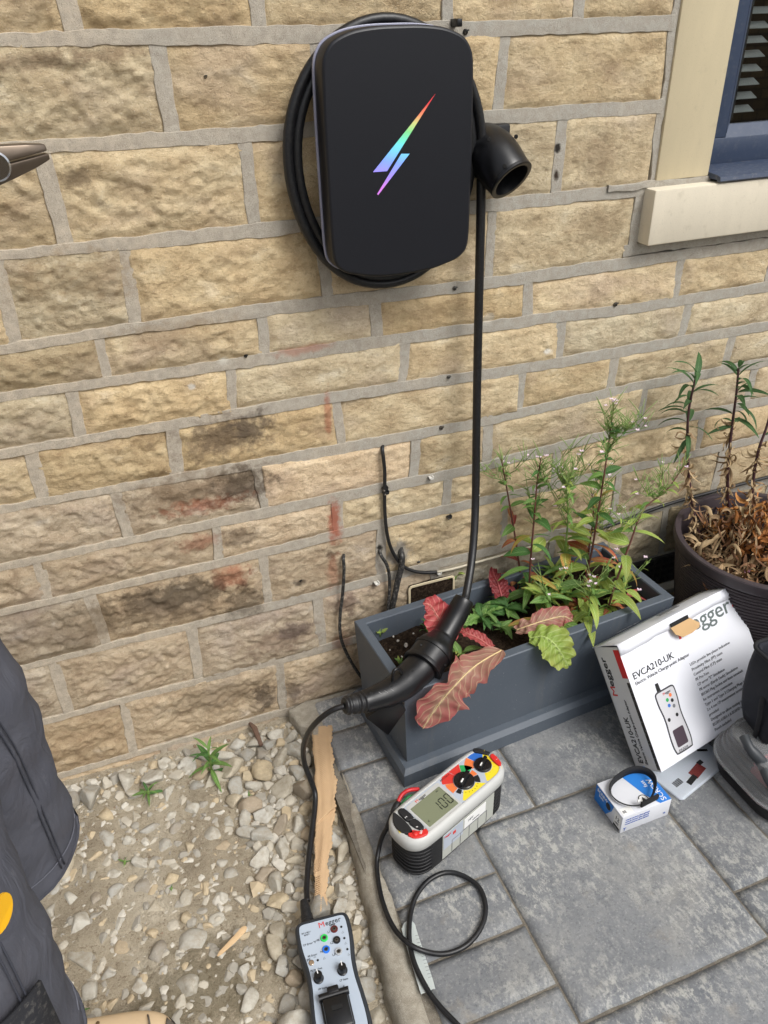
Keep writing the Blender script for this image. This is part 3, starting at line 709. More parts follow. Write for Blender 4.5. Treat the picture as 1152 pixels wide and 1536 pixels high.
# plug at the cable end: handle, collar
A = [on_wall(697.5, 897, -.197), on_wall(683, 925, -.213), on_wall(668, 951, -.232), on_wall(655, 970, -.248), on_wall(645, 984, -.262), on_wall(634, 999, -.277)]
ax = [A[0], A[0].lerp(A[1], .35), A[1], A[2], A[2].lerp(A[3], .5), A[3], A[3].lerp(A[4], .55)]
P = crom(ax, 6); L_ = len(P)
rad = [interp([0, .02, .10, .3, .52, .66, .8, .93, 1], [.014, .0205, .0225, .0245, .0255, .030, .0385, .042, .042], i/(L_-1)) for i in range(L_)]
MB().tube(P, rad, 28).build('plug_handle', black_plastic, cable, ang=50)
dirc = (A[5]-A[3]).normalized()
c0 = A[4]+dirc*.001
def ring(o, d, prof, name, m, parent, seg=40, ang=35):
    q = d.to_track_quat('Z', 'Y').to_matrix(); return MB().lathe(prof, seg, o, q).build(name, m, parent, ang=ang)
ring(c0-dirc*.016, dirc, [(.041, 0), (.0445, .0015), (.0445, .007), (.0425, .008), (.0425, .036), (.0445, .037), (.0455, .040), (.0455, .046), (.042, .047)], 'plug_collar', black_plastic, cable)
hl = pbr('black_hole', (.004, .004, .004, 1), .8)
qm = dirc.to_track_quat('Z', 'Y').to_matrix()
tc = (CAM-c0).normalized(); side = dirc.cross(tc).normalized(); upn = side.cross(dirc)
for a in (-55, 40):
    dv = (upn*math.cos(R(a))+side*math.sin(R(a)))
    MB().box(c0+dirc*.006+dv*.0425, (.005, .005, .002), Matrix((side, dirc, dv)).transposed()).build('slot', hl, cable, False)

# ------------------------------------------------------------------ test adaptor lead with its inlet connector
lead = empty('adaptor_lead', 'black curved inlet connector resting on the planter rim with thin lead to the adaptor', 'cable', (0, 0, 0))
G = [A[4]+dirc*.026, on_wall(622, 1010, -.288), on_wall(604, 1026, -.306), on_wall(585, 1038, -.320), on_wall(565, 1046, -.328), on_wall(545, 1053, -.334)]
P = crom(G, 7); L_ = len(P)
rad = [interp([0, .02, .12, .35, .6, .85, 1], [.033, .0355, .0355, .0335, .029, .024, .0225], i/(L_-1)) for i in range(L_)]
body = MB().tube(P, rad, 28, flat=1.0).build('connector_body', black_plastic, lead, ang=50)
E0 = [on_wall(549, 1051.5, -.333), on_wall(535, 1055, -.337), on_wall(516, 1059, -.341)]
P = crom(E0, 10); L_ = len(P)
rad = [(.0225-.004*i/(L_-1))*(1.0 if (i//2) % 2 == 0 or i < 2 else .86) for i in range(L_)]; rad[-1] = .012
MB().tube(P, rad, 24).build('strain_relief', rubber, lead, ang=40)
# rib under the grip, locking lug, holes
pc = on_wall(583, 1072, -.325)
tri = [on_wall(547, 1072, -.322), on_wall(580, 1098, -.330), on_wall(607, 1060, -.330), on_wall(590, 1040, -.325)]
n_ = (tri[1]-tri[0]).cross(tri[2]-tri[0]).normalized()*.024
MB().loft([[p-n_*.5 for p in tri], [p+n_*.5 for p in tri]]).build('hinged_cap', black_plastic, lead, bev=.0025, ang=40)
b = MB(); b.tube(crom([on_wall(589, 1022, -.318), on_wall(590, 1008, -.322), on_wall(597, 1003, -.318), on_wall(603, 1009, -.309)], 4), .0035, 8); b.build('locking_lug', black_plastic, lead)
for u, v, y in ((618.5, 1006, -.323), (587.5, 1028, -.347), (557, 1040, -.352)):
    p = on_wall(u, v, y); MB().lathe([(.0028, 0), (.0028, .001)], 12, p, (CAM-p).to_track_quat('Z', 'Y').to_matrix()).build('screw_hole', hl, lead, False)
mk = pbr('marking_grey', srgb(150, 150, 150), .6)
for k in range(3):
    p = on_wall(568+k*9, 1038-k*2.2, -.3535+.002*k); q = on_wall(573+k*9, 1041-k*2.2, -.3535+.002*k)
    MB().tube([p, q], .0004, 6).build('marking', mk, lead, False)
path = [(516, 1059.5, None), (497, 1066, .292), (477, 1081, .262), (462, 1100, .205), (455, 1122, .14), (457, 1146, .085), (466, 1170, .045), (472.5, 1190, .016), (472, 1215, .004), (467, 1255, -.004), (462, 1300, -.008), (460, 1335, -.008), (461, 1352, -.006)]
LP = [E0[2]]+[on_ground(u, v, z) for u, v, z in path[1:]]
MB().tube(crom(LP, 8), .0058, 12).build('lead', cable_mat, lead)

# ------------------------------------------------------------------ holster right of the charger
hol = empty('plug_holster', 'black angled plug holster with open socket fixed to the wall beside the charger', 'holster', (.74, 0, 1.2))
ho = hol.location.copy()
P = [Vector((.722, .002, 1.226)), Vector((.723, -.026, 1.222)), Vector((.726, -.048, 1.212)), Vector((.730, -.065, 1.200)), Vector((.735, -.078, 1.189))]
P2 = crom(P, 6); L_ = len(P2)
rad = [interp([0, .15, .5, .8, 1], [.047, .047, .0455, .043, .0415], i/(L_-1)) for i in range(L_)]
hb = MB(); hb.tube([p-ho for p in P2], rad, 32, cap=False)
hdir = (P[4]-P[3]).normalized(); q = hdir.to_track_quat('Z', 'Y').to_matrix()
hb.lathe([(.0415, 0), (.0425, .001), (.0425, .006), (.0405, .007), (.034, .006), (.0305, -.05), (.001, -.051)], 32, P[4]-ho, q, False, False)
hb.build('holster_tube', black_plastic, hol, ang=40)
MB().box(Vector((.722, -.006, 1.226))-ho, (.088, .022, .088)).build('back_plate', black_plastic, hol, bev=.005, ang=40)
MB().lathe([(.024, 0), (.026, .004), (.024, .008), (.012, .008)], 24, P[4]-ho-hdir*.04, q).build('socket_insert', black_gloss, hol, ang=40)
for p in (on_wall(733, 209, -.068), on_wall(757, 249, -.1075), on_wall(774, 205, -.052)):
    d = (CAM-p).normalized(); MB().lathe([(.0038, 0), (.003, .001)], 12, p-ho, d.to_track_quat('Z', 'Y').to_matrix()).build('screw_hole', hl, hol, False)

# ------------------------------------------------------------------ thin wall cables, clips and plugs
def wcable(label, pts, r, m, name='wall_cable', n=6):
    o = MB().tube(crom(pts, n), r, 10).build(name, m, None); return tag(o, label, 'cable')
thin_black = pbr('thin_cable_black', srgb(30, 30, 31), .5, var=.2, vs=70)
dirty_cable = pbr('thin_cable_speckled', srgb(36, 36, 36), .6, var=.25, vs=60, dust=.75)
white_cable = pbr('thin_cable_white', srgb(196, 188, 168), .6, var=.2, vs=60)
wp = lambda u, v, y=-.009: on_wall(u, v, y)
wcable('thin black cable looping down the wall from a mortar hole to white clip', [wp(574, 668, .004), wp(574, 678), wp(577, 705), wp(577, 730), wp(577, 760), wp(579, 790), wp(584, 815), wp(593, 835), wp(606, 850), wp(622, 857), wp(640, 859), wp(655, 858)], .0042, thin_black)
wcable('thin dirty white cable running right along the wall behind the weeds', [wp(655, 858), wp(680, 853), wp(720, 842), wp(760, 831), wp(790, 822), wp(830, 810)], .0030, white_cable)
wcable('speckled black cable leaving a hole in the red-stained stone', [wp(516, 831, .006), wp(515, 838, -.012), wp(516, 855, -.016), wp(514, 890, -.017), wp(510, 925, -.017), wp(511, 955, -.018), wp(520, 980, -.022), wp(533, 1003, -.03), wp(545, 1020, -.032)], .0040, dirty_cable)
wcable('speckled black cable from broken mortar hole beside the looped cable', [wp(569, 824, .006), wp(572, 834, -.012), wp(580, 847, -.014), wp(584, 865, -.014), wp(584, 890, -.016), wp(582, 915, -.02), wp(582, 940, -.02)], .0040, dirty_cable)
wcable('thick tarred black cable in the patched hole above planter', [wp(600, 822, .006), wp(603, 835, -.014), wp(602, 850, -.016), wp(597, 870, -.017), wp(593, 890, -.02), wp(588, 915, -.022), wp(587, 940, -.022)], .0072, dirty_cable)
wcable('black tube standing for the dark ledge line above the vent behind the pot', [wp(870, 803, -.012), wp(930, 783, -.012), wp(1000, 757, -.012), wp(1060, 740, -.012), wp(1120, 724, -.012), wp(1180, 708, -.012)], .0045, thin_black)  # dark line of the wall ledge, added as a thin black tube
ck = {'black': thin_black, 'white': pbr('clip_white', srgb(214, 212, 204), .5), 'steel': pbr('screw_steel', srgb(110, 106, 100), .4, .8, var=.3), 'grey': pbr('plug_grey', srgb(84, 82, 78), .7, var=.3)}
def clip(u, v, kind, label, s=1.0):
    p = wp(u, v, 0); o = empty('cable_clip', label, 'clip', p, (0, 0, R(random.uniform(-12, 12))), 'clips and plugs left in the wall')
    b = MB(); b.box((0, -.006*s, 0), (.011*s, .012*s, .006*s)); b.box((.004*s, -.008*s, .004*s), (.003*s, .010*s, .005*s)); b.build('clip_body', ck[kind], o, bev=.0008, ang=40)
    MB().lathe([(.0022*s, 0), (.0024*s, .013*s), (.001*s, .0145*s)], 10, (-.005*s, 0, -.001), Matrix.Rotation(R(90), 3, 'X')).build('nail', ck['steel'], o)
clip(576, 731, 'black', 'upper black clip holding the thin looping cable'); clip(577, 737, 'black', 'lower black clip holding the thin looping cable')
clip(656, 858, 'white', 'white clip where the black cable turns white'); clip(645, 715, 'white', 'loose white cable clip nailed in a mortar bed', .9)
clip(563, 873, 'white', 'small white clip beside the speckled cables')
clip(672, 774, 'black', 'black clip with bent nail in mortar below the white clip', .9)
def plug(u, v, kind, label, r=.0045):
    p = wp(u, v, .002); o = empty('wall_plug', label, 'plug', p, (R(90), 0, 0), 'clips and plugs left in the wall')
    MB().lathe([(r*.9, -.004), (r, .003), (r*.6, .006), (r*.55, .002)], 12).build('plug_sleeve', ck[kind], o, ang=40)
    MB().box((r*.4, r*.5, .004), (r*1.3, r*.5, .006)).build('broken_tab', ck[kind], o, False)
plug(681, 432, 'grey', 'grey wall plug in the mortar just below the charger'); plug(672, 565, 'grey', 'grey wall plug level with the hanging cable middle', .004)
plug(661, 641, 'steel', 'rusty bolt head in the mortar left of the hanging cable', .005); plug(922, 456, 'steel', 'steel anchor bolt in the mortar below the stone sill', .0055)
plug(307, 115, 'black', 'small black fixing hole in the big stone left of charger', .003); plug(368, 533, 'black', 'dark round drill hole in the mortar under white splash', .0035)
plug(627, 842, 'grey', 'grey plug near the patched cable hole', .0035); plug(697, 48, 'black', 'black plug above the charger corner', .005); plug(368+82, 870, 'black', 'screw left in the rough stone above the gravel', .003)
# open cable slot with cream trim, low on the wall
vs_ = empty('cable_slot', 'rectangular opening with cream plastic trim low on the wall behind planter', 'vent', (.62, 0, .235))
vo = vs_.location.copy()
P = rrect(.125, .082, .012, 5)
MB().loft([[Vector((x, -.008, z)) for x, z in P], [Vector((x, -.010, z)) for x, z in inset(P, .001)], [Vector((x, -.010, z)) for x, z in inset(P, .006)], [Vector((x, .02, z)) for x, z in inset(P, .0065)]], False, False).build('trim', pbr('cream_plastic', srgb(214, 200, 168), .5, var=.08), vs_, ang=40)
soil_mat = None
m, t, bb = nodes('dark_soil'); bb.inputs['Roughness'].default_value = .97; bb.inputs['Specular IOR Level'].default_value = .1
w = coords(t, 'World'); f2, f3 = noise(t, w, 130, 5, .7), noise(t, w, 520, 3, .7)
col = ramp(t, f2, [(.3, srgb(30, 24, 20)), (.5, srgb(58, 47, 38)), (.7, srgb(88, 74, 60))]); col = mix(t, ramp(t, f3, [(.64, (0, 0, 0)), (.72, (.6, .6, .6))]), col, srgb(150, 130, 104))
t.links.new(col, bb.inputs['Base Color']); n1 = bump(t, bb, f2, .9, .006); bump(t, bb, f3, .7, .003, n1); soil_mat = m
MB().box((0, -.001, 0), (.115, .012, .074)).build('dark_filling', soil_mat, vs_, False)

# black air vent low on the wall by the pot
av = empty('air_vent', 'black plastic grid air vent low on the wall between planter and pot', 'vent', (1.31, 0, .105))
MB().box((0, -.003, 0), (.225, .010, .095)).build('vent_plate', pbr('vent_black', srgb(38, 36, 34), .7, var=.2, dust=.2), av, bev=.002, ang=40)
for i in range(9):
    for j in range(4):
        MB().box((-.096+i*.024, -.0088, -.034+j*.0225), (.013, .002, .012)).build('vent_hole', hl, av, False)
tag(MB().box((1.33, -.022, .047), (.24, .03, .018)).build('timber_batten', pbr('batten_white', srgb(186, 182, 172), .7, var=.12), None, bev=.002, ang=40), 'pale batten on the ground against the wall under the vent', 'batten')

# ------------------------------------------------------------------ planter
pl_rot = R(4.2)
planter = empty('planter', 'long slate-grey rectangular planter with chipped rim standing against the wall', 'planter', (.42, -.323, 0), (0, 0, pl_rot))
m, t, bb = nodes('planter_paint'); c = coords(t, 'Object'); bb.inputs['Specular IOR Level'].default_value = .4
f = noise(t, c, 6, 4); g = noise(t, c, 90, 6, .7); h = noise(t, c, 260, 3, .6)
col = mix(t, f, srgb(74, 83, 93), srgb(90, 97, 106)); col = mix(t, ramp(t, g, [(.60, (0, 0, 0)), (.75, (.35, .35, .35))]), col, srgb(128, 132, 136))
col = mix(t, ramp(t, h, [(.70, (0, 0, 0)), (.76, (.8, .8, .8))]), col, srgb(190, 192, 192))
col = mix(t, ramp(t, noise(t, coords(t, 'Object', (1, 1, .12)), 24, 6, .7), [(.56, (0, 0, 0)), (.78, (.3, .3, .3))]), col, srgb(120, 118, 112))
t.links.new(col, bb.inputs['Base Color']); bb.inputs['Roughness'].default_value = .48; bump(t, bb, g, .2, .001); pl_mat = m
PLn, PDp, PH, PT = .712, .262, .262, .022
def rect(x0, x1, y0, y1, z): return [Vector(p) for p in ((x0, y0, z), (x1, y0, z), (x1, y1, z), (x0, y1, z))]
tp = .008
b = MB(); b.loft([rect(tp, PLn-tp, tp, PDp-tp, .038), rect(0, PLn, 0, PDp, PH-.002), rect(.002, PLn-.002, .002, PDp-.002, PH), rect(PT-.002, PLn-PT+.002, PT-.002, PDp-PT+.002, PH), rect(PT, PLn-PT, PT, PDp-PT, PH-.003), rect(PT+.004, PLn-PT-.004, PT+.004, PDp-PT-.004, .12)], True, True)
b.build('planter_body', pl_mat, planter, False)
b = MB(); b.loft([rect(-.012, PLn+.012, -.018, PDp+.004, 0.0005), rect(-.012, PLn+.012, -.018, PDp+.004, .036), rect(-.004, PLn+.004, -.008, PDp+.0, .046), rect(.012, PLn-.012, .010, PDp-.01, .0465)])
b.build('plinth', pl_mat, planter, False)
SX, SY = np.meshgrid(np.linspace(PT, PLn-PT, 90), np.linspace(PT, PDp-PT, 34))
SZ = .205+.010*fbm(SX*14, SY*14, SX*0, 5, 3)+.006*fbm(SX*70, SY*70, SX*0, 6, 3)+.02*np.clip((SX-.2)/.4, 0, 1)
I = np.arange(SX.size).reshape(SX.shape)
mesh_obj('soil', np.stack([SX, SY, SZ], -1).reshape(-1, 3).tolist(), np.stack([I[:-1, :-1], I[:-1, 1:], I[1:, 1:], I[1:, :-1]], -1).reshape(-1, 4).tolist(), soil_mat, planter)
grit = pbr('grit_white', srgb(206, 200, 190), .8, var=.1)
for k, (u, v) in enumerate(((609, 968), (597, 961), (590, 955), (620, 950), (640, 968), (603, 985), (585, 975))):
    p = planter.matrix_basis.inverted() @ on_ground(u, v, .213); r_ = (.006, .0035, .003, .0025, .003, .003, .0025)[k]
    o = bpy.data.objects.new('grit', stone_meshes[k]); o = mesh_obj('grit', [Vector(v_.co)*r_+p for v_ in stone_meshes[k].vertices], [list(q.vertices) for q in stone_meshes[k].polygons], grit, planter)
pmat = Matrix.Translation((.42, -.323, 0)) @ Matrix.Rotation(pl_rot, 4, 'Z')

# ------------------------------------------------------------------ leaves
def leaf_material(name, ca, cb, edge, rib, amt=.6):
    m, t, b = nodes(name); b.inputs['Roughness'].default_value = .5; b.inputs['Specular IOR Level'].default_value = .35
    uv = N(t, 'TexCoord').outputs['UV']; sp = N(t, 'SeparateXYZ'); t.links.new(uv, sp.inputs[0])
    oi = N(t, 'ObjectInfo'); w = coords(t, 'World')
    cx_ = math_(t, 'ABSOLUTE', math_(t, 'SUBTRACT', sp.outputs['X'], .5))
    n = noise(t, w, 55, 4, .6); col = mix(t, n, ca, cb)
    e = math_(t, 'MULTIPLY', ramp(t, math_(t, 'ADD', math_(t, 'ADD', math_(t, 'MULTIPLY', cx_, 1.0), math_(t, 'MULTIPLY', sp.outputs['Y'], .45)), math_(t, 'MULTIPLY', math_(t, 'SUBTRACT', n, .5), .9)), [(.35, (0, 0, 0)), (.8, (1, 1, 1))]), amt)
    col = mix(t, e, col, edge)
    # side veins
    vv = math_(t, 'SINE', math_(t, 'MULTIPLY', math_(t, 'SUBTRACT', sp.outputs['Y'], math_(t, 'MULTIPLY', cx_, .45)), 62))
    vm = ramp(t, vv, [(.80, (0, 0, 0)), (.98, (.55, .55, .55))]); col = mix(t, vm, col, rib)
    mid = ramp(t, cx_, [(.018, (.9, .9, .9)), (.05, (0, 0, 0))]); col = mix(t, mid, col, rib)
    br = math_(t, 'MULTIPLY_ADD', oi.outputs['Random'], .5); br.node.inputs[2].default_value = .75
    cmb = N(t, 'CombineColor'); [t.links.new(br, cmb.inputs[i]) for i in range(3)]
    col = mix(t, 1.0, col, cmb.outputs[0], 'MULTIPLY'); t.links.new(col, b.inputs['Base Color'])
    tr = N(t, 'BsdfTranslucent'); t.links.new(col, tr.inputs['Color']); mx = N(t, 'MixShader'); mx.inputs[0].default_value = .38
    out = t.nodes['Material Output']; t.links.new(b.outputs[0], mx.inputs[1]); t.links.new(tr.outputs[0], mx.inputs[2]); t.links.new(mx.outputs[0], out.inputs['Surface'])
    bump(t, b, vv, .35, .0012); return m
LM = {'green': leaf_material('leaf_green', srgb(96, 136, 68), srgb(124, 162, 84), srgb(114, 150, 70), srgb(162, 190, 124), .4),
      'deep': leaf_material('leaf_deep', srgb(66, 110, 56), srgb(92, 138, 72), srgb(76, 118, 58), srgb(126, 162, 104), .4),
      'lime': leaf_material('leaf_lime', srgb(138, 166, 72), srgb(164, 188, 92), srgb(178, 178, 92), srgb(192, 208, 134), .6),
      'yellow': leaf_material('leaf_yellow', srgb(150, 156, 66), srgb(184, 166, 84), srgb(198, 122, 76), srgb(206, 196, 124), .8),
      'blush': leaf_material('leaf_blush', srgb(176, 140, 82), srgb(200, 112, 84), srgb(204, 82, 74), srgb(210, 170, 120), .85),
      'red': leaf_material('leaf_red', srgb(170, 74, 76), srgb(190, 98, 94), srgb(160, 54, 62), srgb(206, 144, 132), .7),
      'pinkdock': leaf_material('leaf_pink_dock', srgb(168, 138, 114), srgb(184, 126, 116), srgb(182, 92, 94), srgb(208, 186, 152), .8),
      'dark_red': leaf_material('leaf_dark_red', srgb(122, 48, 52), srgb(158, 62, 66), srgb(128, 40, 48), srgb(196, 110, 110), .6),
      'brown': leaf_material('leaf_brown', srgb(158, 100, 56), srgb(180, 122, 70), srgb(136, 80, 46), srgb(190, 150, 100), .6),
      'fir': leaf_material('leaf_fir', srgb(58, 92, 54), srgb(78, 114, 68), srgb(64, 96, 52), srgb(104, 136, 90), .4)}
def leaf_mesh(wd, fold=.25, droop=.25, twist=0.0, n=8, wave=0.0, teeth=0):
    V, F, UV = [], [], []
    for i in range(n+1):
        v = i/n; hw = wd*(math.sin(math.pi*v**.8)**.85)*(1-.25*v)+.004
        if teeth: hw *= 1-.28*((i % 2))
        a = droop*v*1.6; y = math.sin(a)/(droop*1.6) if droop > .02 else v; z = -(1-math.cos(a))/(droop*1.6) if droop > .02 else 0
        for k, s in enumerate((-1, -.5, 0, .5, 1)):
            x = s*hw; tw = twist*v
            zz = abs(x)*fold+wave*math.sin(v*11+s*2)*abs(s)
            V.append((x*math.cos(tw)-zz*math.sin(tw), y, z+zz*math.cos(tw)+x*math.sin(tw))); UV.append((.5+s*.5, v))
    for i in range(n):
        for k in range(4): F.append([i*5+k, i*5+k+1, (i+1)*5+k+1, (i+1)*5+k])
    return V, F, UV
LSH = {}
for k, a in {'lance': (.13, .3, .5), 'lance2': (.15, .25, .9, .4), 'slim': (.085, .2, .7), 'slim2': (.075, .2, 1.2, .5), 'oval': (.21, .3, .6), 'wavy': (.17, .3, .9, .3, 10, .03), 'tooth': (.24, .2, .7, .2, 14, .03, 1), 'curl': (.16, .6, 2.0, 1.2, 12, .05)}.items(): LSH[k] = leaf_mesh(*a)
LMESH = {}
def leaf(parent, pos, d, L, shape, mk, roll=0.0, name='leaf'):
    key = (shape, mk)
    if key not in LMESH:
        V, F, UV = LSH[shape]; o = mesh_obj(name, V, F, LM[mk], None, True, UV); LMESH[key] = o.data; bpy.data.objects.remove(o)
    o = bpy.data.objects.new(name, LMESH[key]); C.objects.link(o); o.parent = parent
    d = Vector(d).normalized(); side = d.cross(Vector((0, 0, 1)))
    if side.length < .05: side = Vector((1, 0, 0))
    side.normalize(); up = side.cross(d).normalized()
    q = Matrix((side, d, up)).transposed().to_4x4() @ Matrix.Rotation(roll, 4, 'Y')
    o.matrix_local = Matrix.Translation(Vector(pos)) @ q @ Matrix.Diagonal((L, L, L, 1)); return o
stem_green = pbr('stem_green', srgb(112, 140, 70), .6, var=.2); stem_red = pbr('stem_red', srgb(104, 62, 54), .6, var=.3, vs=40); stem_dry = pbr('stem_dry', srgb(150, 122, 92), .8, var=.25, vs=50)
pod_green = pbr('pod_green', srgb(128, 152, 84), .6, var=.2); petal = pbr('petal_pale', srgb(226, 204, 218), .6, var=.1); petal2 = pbr('petal_pink', srgb(206, 150, 180), .6, var=.1)
PR = random.Random(21)
def rdir(r=PR): a = r.uniform(0, 6.28); return Vector((math.cos(a), math.sin(a), 0))
def flower(parent, p, r, m=petal):
    b = MB()
    for k in range(4):
        a = k*math.pi/2+PR.random(); d = Vector((math.cos(a), math.sin(a), .35)); s = Vector((-math.sin(a), math.cos(a), 0))
        b.add([p, p+d*r*.6+s*r*.4, p+d*r, p+d*r*.6-s*r*.4], [[0, 1, 2, 3]])
    b.build('flower', m, parent, False)
def willowherb(label, path, leaves, top=.1, pods=14, cols=('green',), low=('yellow',), L0=.055, red=True, branches=3, flowers=3, grp='weeds growing in the slate planter', shapes=('lance', 'lance2', 'oval'), pod_mat=None):
    o = empty('willowherb', label, 'weed', path[0], (0, 0, 0), grp); B = Vector(path[0])
    P = [p-B for p in crom(path, 6)]; n = len(P)
    MB().tube(P, [.0030-.0019*i/(n-1) for i in range(n)], 7).build('stem', stem_red if red else stem_green, o)
    leaves = int(leaves*1.35); pods = int(pods*1.45)
    for i in range(leaves):
        f = .06+.86*(i+.5)/leaves; p = P[int(f*(n-1))]; d0 = rdir()
        for s in (1, -1):
            if PR.random() < .12: continue
            d = d0*s+Vector((PR.gauss(0, .15), PR.gauss(0, .15), PR.uniform(.05, .6)))
            mk = PR.choice(low+cols) if f < .40+PR.uniform(-.1, .12) else PR.choice(cols)
            leaf(o, p, d, L0*1.15*(1.35-1.05*f)*PR.uniform(.7, 1.3), PR.choice(shapes), mk, PR.gauss(0, .35))
    pb = MB()
    for br in range(branches+1):
        if br == 0: q0 = P[int((1-top)*(n-1))]; tip = P[-1]
        else:
            q0 = P[int(PR.uniform(.4, .88)*(n-1))]; tip = q0+rdir()*PR.uniform(.03, .085)+Vector((0, 0, PR.uniform(.03, .08)))
            MB().tube([q0, q0.lerp(tip, .5)+Vector((0, 0, -.006)), tip], [.0012, .001, .0006], 5).build('branch', stem_green, o)
            for _ in range(3): leaf(o, q0.lerp(tip, PR.random()), rdir()+Vector((0, 0, .4)), L0*.4, 'slim', PR.choice(cols), PR.gauss(0, .4))
        for k in range(pods//(1 if br == 0 else 2)):
            p = q0.lerp(tip, PR.random()); d = (rdir()*PR.uniform(.4, 1.0)+Vector((0, 0, PR.uniform(.5, 1.2)))).normalized(); l = PR.uniform(.020, .055)
            pb.tube([p, p+d*l*.5+Vector((0, 0, .002)), p+d*l], [.0006, .0009, .0005], 5)
        for k in range(flowers if br == 0 else 1): flower(o, tip+Vector((PR.gauss(0, .008), PR.gauss(0, .008), PR.gauss(0, .006))), PR.uniform(.004, .0065))
    tag(pb.build('seed_pods', pod_green, o), kind='stuff')
    return o
def pth(pts, zb=.215):
    (u, v, y), out = pts[0], []
    for k, (u, v, y) in enumerate(pts): out.append(on_wall(u, v, y))
    out[0] = out[0]+Vector((0, 0, 0))
    return out
def base_on(u, v, z=.215): return on_ground(u, v, z)
def yline(u0v0, pts, dy=.0):
    """stem: base pixel on the soil, further pixels at the base's own distance from the wall (+lean)"""
    b = base_on(*u0v0); return [b]+[on_wall(u, v, b.y+dy*(k+1)/len(pts)) for k, (u, v) in enumerate(pts)]
willowherb('tallest willowherb in the planter topped with pale pink flowers', yline((868, 905), [(885, 840), (897, 770), (908, 700), (915, 650), (921, 604)], .03), 15, .28, 22, ('green', 'deep'), ('yellow', 'lime', 'lime', 'blush'), .062, True, 8, 5)
willowherb('willowherb with dark stem and broad leaves beside the hanging cable', yline((793, 905), [(796, 840), (802, 770), (806, 720), (812, 685)], .02), 12, .3, 20, ('green', 'deep'), ('yellow', 'lime', 'green'), .06, True, 4, 4)
willowherb('thin red-stemmed willowherb nearest the hanging cable', yline((783, 880), [(775, 820), (765, 760), (757, 715), (752, 688)], .02), 9, .3, 16, ('green',), ('red', 'blush'), .046, True, 2, 2)
willowherb('sprawling willowherb with long seed pods in the middle of the planter', yline((838, 900), [(846, 840), (852, 780), (850, 735), (842, 705)], .02), 12, .4, 26, ('green', 'lime'), ('yellow', 'lime', 'blush'), .055, False, 7, 4)
willowherb('willowherb leaning right over the planter end towards the pot', yline((908, 925), [(925, 870), (945, 815), (965, 765), (1000, 735), (1025, 700)], .03), 10, .3, 16, ('lime', 'green'), ('yellow', 'blush', 'lime'), .06, True, 6, 3)
willowherb('willowherb with orange drooping leaves behind the sprawling one', yline((880, 870), [(884, 820), (890, 775), (888, 740)], .01), 9, .35, 14, ('lime', 'yellow'), ('blush', 'yellow', 'lime', 'lime'), .062, True, 6, 2)
willowherb('low bushy willowherb with white flowers at the planter front', yline((880, 940), [(885, 905), (890, 875)], -.01), 9, .5, 12, ('lime', 'green'), ('lime', 'yellow'), .062, False, 4, 5)
willowherb('short yellowing willowherb by the planter right end', yline((935, 905), [(940, 880), (938, 850)], .0), 7, .5, 6, ('lime', 'green'), ('blush', 'red', 'lime'), .05, True, 2, 2)
willowherb('short leafy willowherb between the dock leaves and the tall stems', yline((820, 940), [(822, 905), (818, 880)], .0), 9, .5, 5, ('lime', 'green'), ('yellow', 'lime'), .065, False, 2, 1)
def tuft(label, u, v, z, n, L, cols, shapes, spread=.6, grp='weeds growing in the slate planter', up=.5):
    B = on_ground(u, v, z); o = empty('weed_tuft', label, 'weed', B, (0, 0, 0), grp)
    hub = MB().tube([Vector((0, 0, -.005)), Vector((0, 0, .012))], .003, 6); hub.build('stem', stem_green, o)
    for k in range(n):
        d = rdir()*PR.uniform(spread*.5, spread*1.2)+Vector((0, 0, PR.uniform(.25, 1)*up*2)); leaf(o, Vector((PR.gauss(0, .004), PR.gauss(0, .004), PR.uniform(.0, .014))), d, L*PR.uniform(.6, 1.2), PR.choice(shapes), PR.choice(cols), PR.gauss(0, .3))
    return o
tuft('bright green seedling at the bare left end of planter', 570, 952, .215, 9, .020, ('lime', 'green'), ('oval', 'lance'))
tuft('second seedling beside the curved black connector', 601, 996, .215, 6, .016, ('lime', 'green'), ('oval',))
tuft('small green weed in front of the dark red leaf', 640, 945, .21, 7, .024, ('green', 'deep'), ('oval', 'lance'))
tuft('jagged blue-green weed right of the plug handle', 722, 930, .225, 16, .060, ('deep', 'green'), ('tooth', 'lance2'), .9, up=.45)
tuft('jagged weed clump at the planter middle', 760, 915, .225, 18, .060, ('deep', 'green'), ('tooth', 'oval'), .9, up=.4)
tuft('low green clump under the red-stemmed willowherb', 752, 945, .225, 14, .045, ('green', 'deep'), ('oval', 'lance'), .9, up=.4)
tuft('fresh lime clump in the thick of the willowherbs', 850, 900, .24, 22, .060, ('lime', 'green'), ('lance', 'lance2', 'oval'), .8, up=.7)
tuft('pale green feathery clump near the planter back', 830, 865, .24, 22, .055, ('lime', 'green'), ('slim', 'lance'), .8, up=.9)
tuft('yellow-green clump filling the planter centre', 815, 905, .25, 24, .065, ('lime', 'lime', 'green'), ('lance', 'lance2', 'slim'), .8, up=.9)
tuft('yellow-green clump by the leaning willowherb', 900, 890, .25, 22, .060, ('lime', 'lime', 'yellow', 'green'), ('lance', 'lance2', 'slim'), .8, up=.9)
tuft('lime leaves beside the plug collar', 690, 985, .225, 8, .040, ('lime', 'green'), ('oval', 'lance'), .8)
tuft('dense low clump among the willowherb stems', 845, 925, .23, 20, .055, ('green', 'lime', 'yellow'), ('lance', 'oval', 'lance2'), .9, up=.4)
tuft('low leafy clump by the rear planter rim', 800, 880, .23, 16, .055, ('green', 'deep', 'brown'), ('lance', 'oval', 'wavy'), .9, up=.5)
tuft('red and green leaf clump at planter right end', 915, 915, .23, 14, .05, ('dark_red', 'green', 'blush', 'lime'), ('lance', 'wavy'), .8, up=.45)
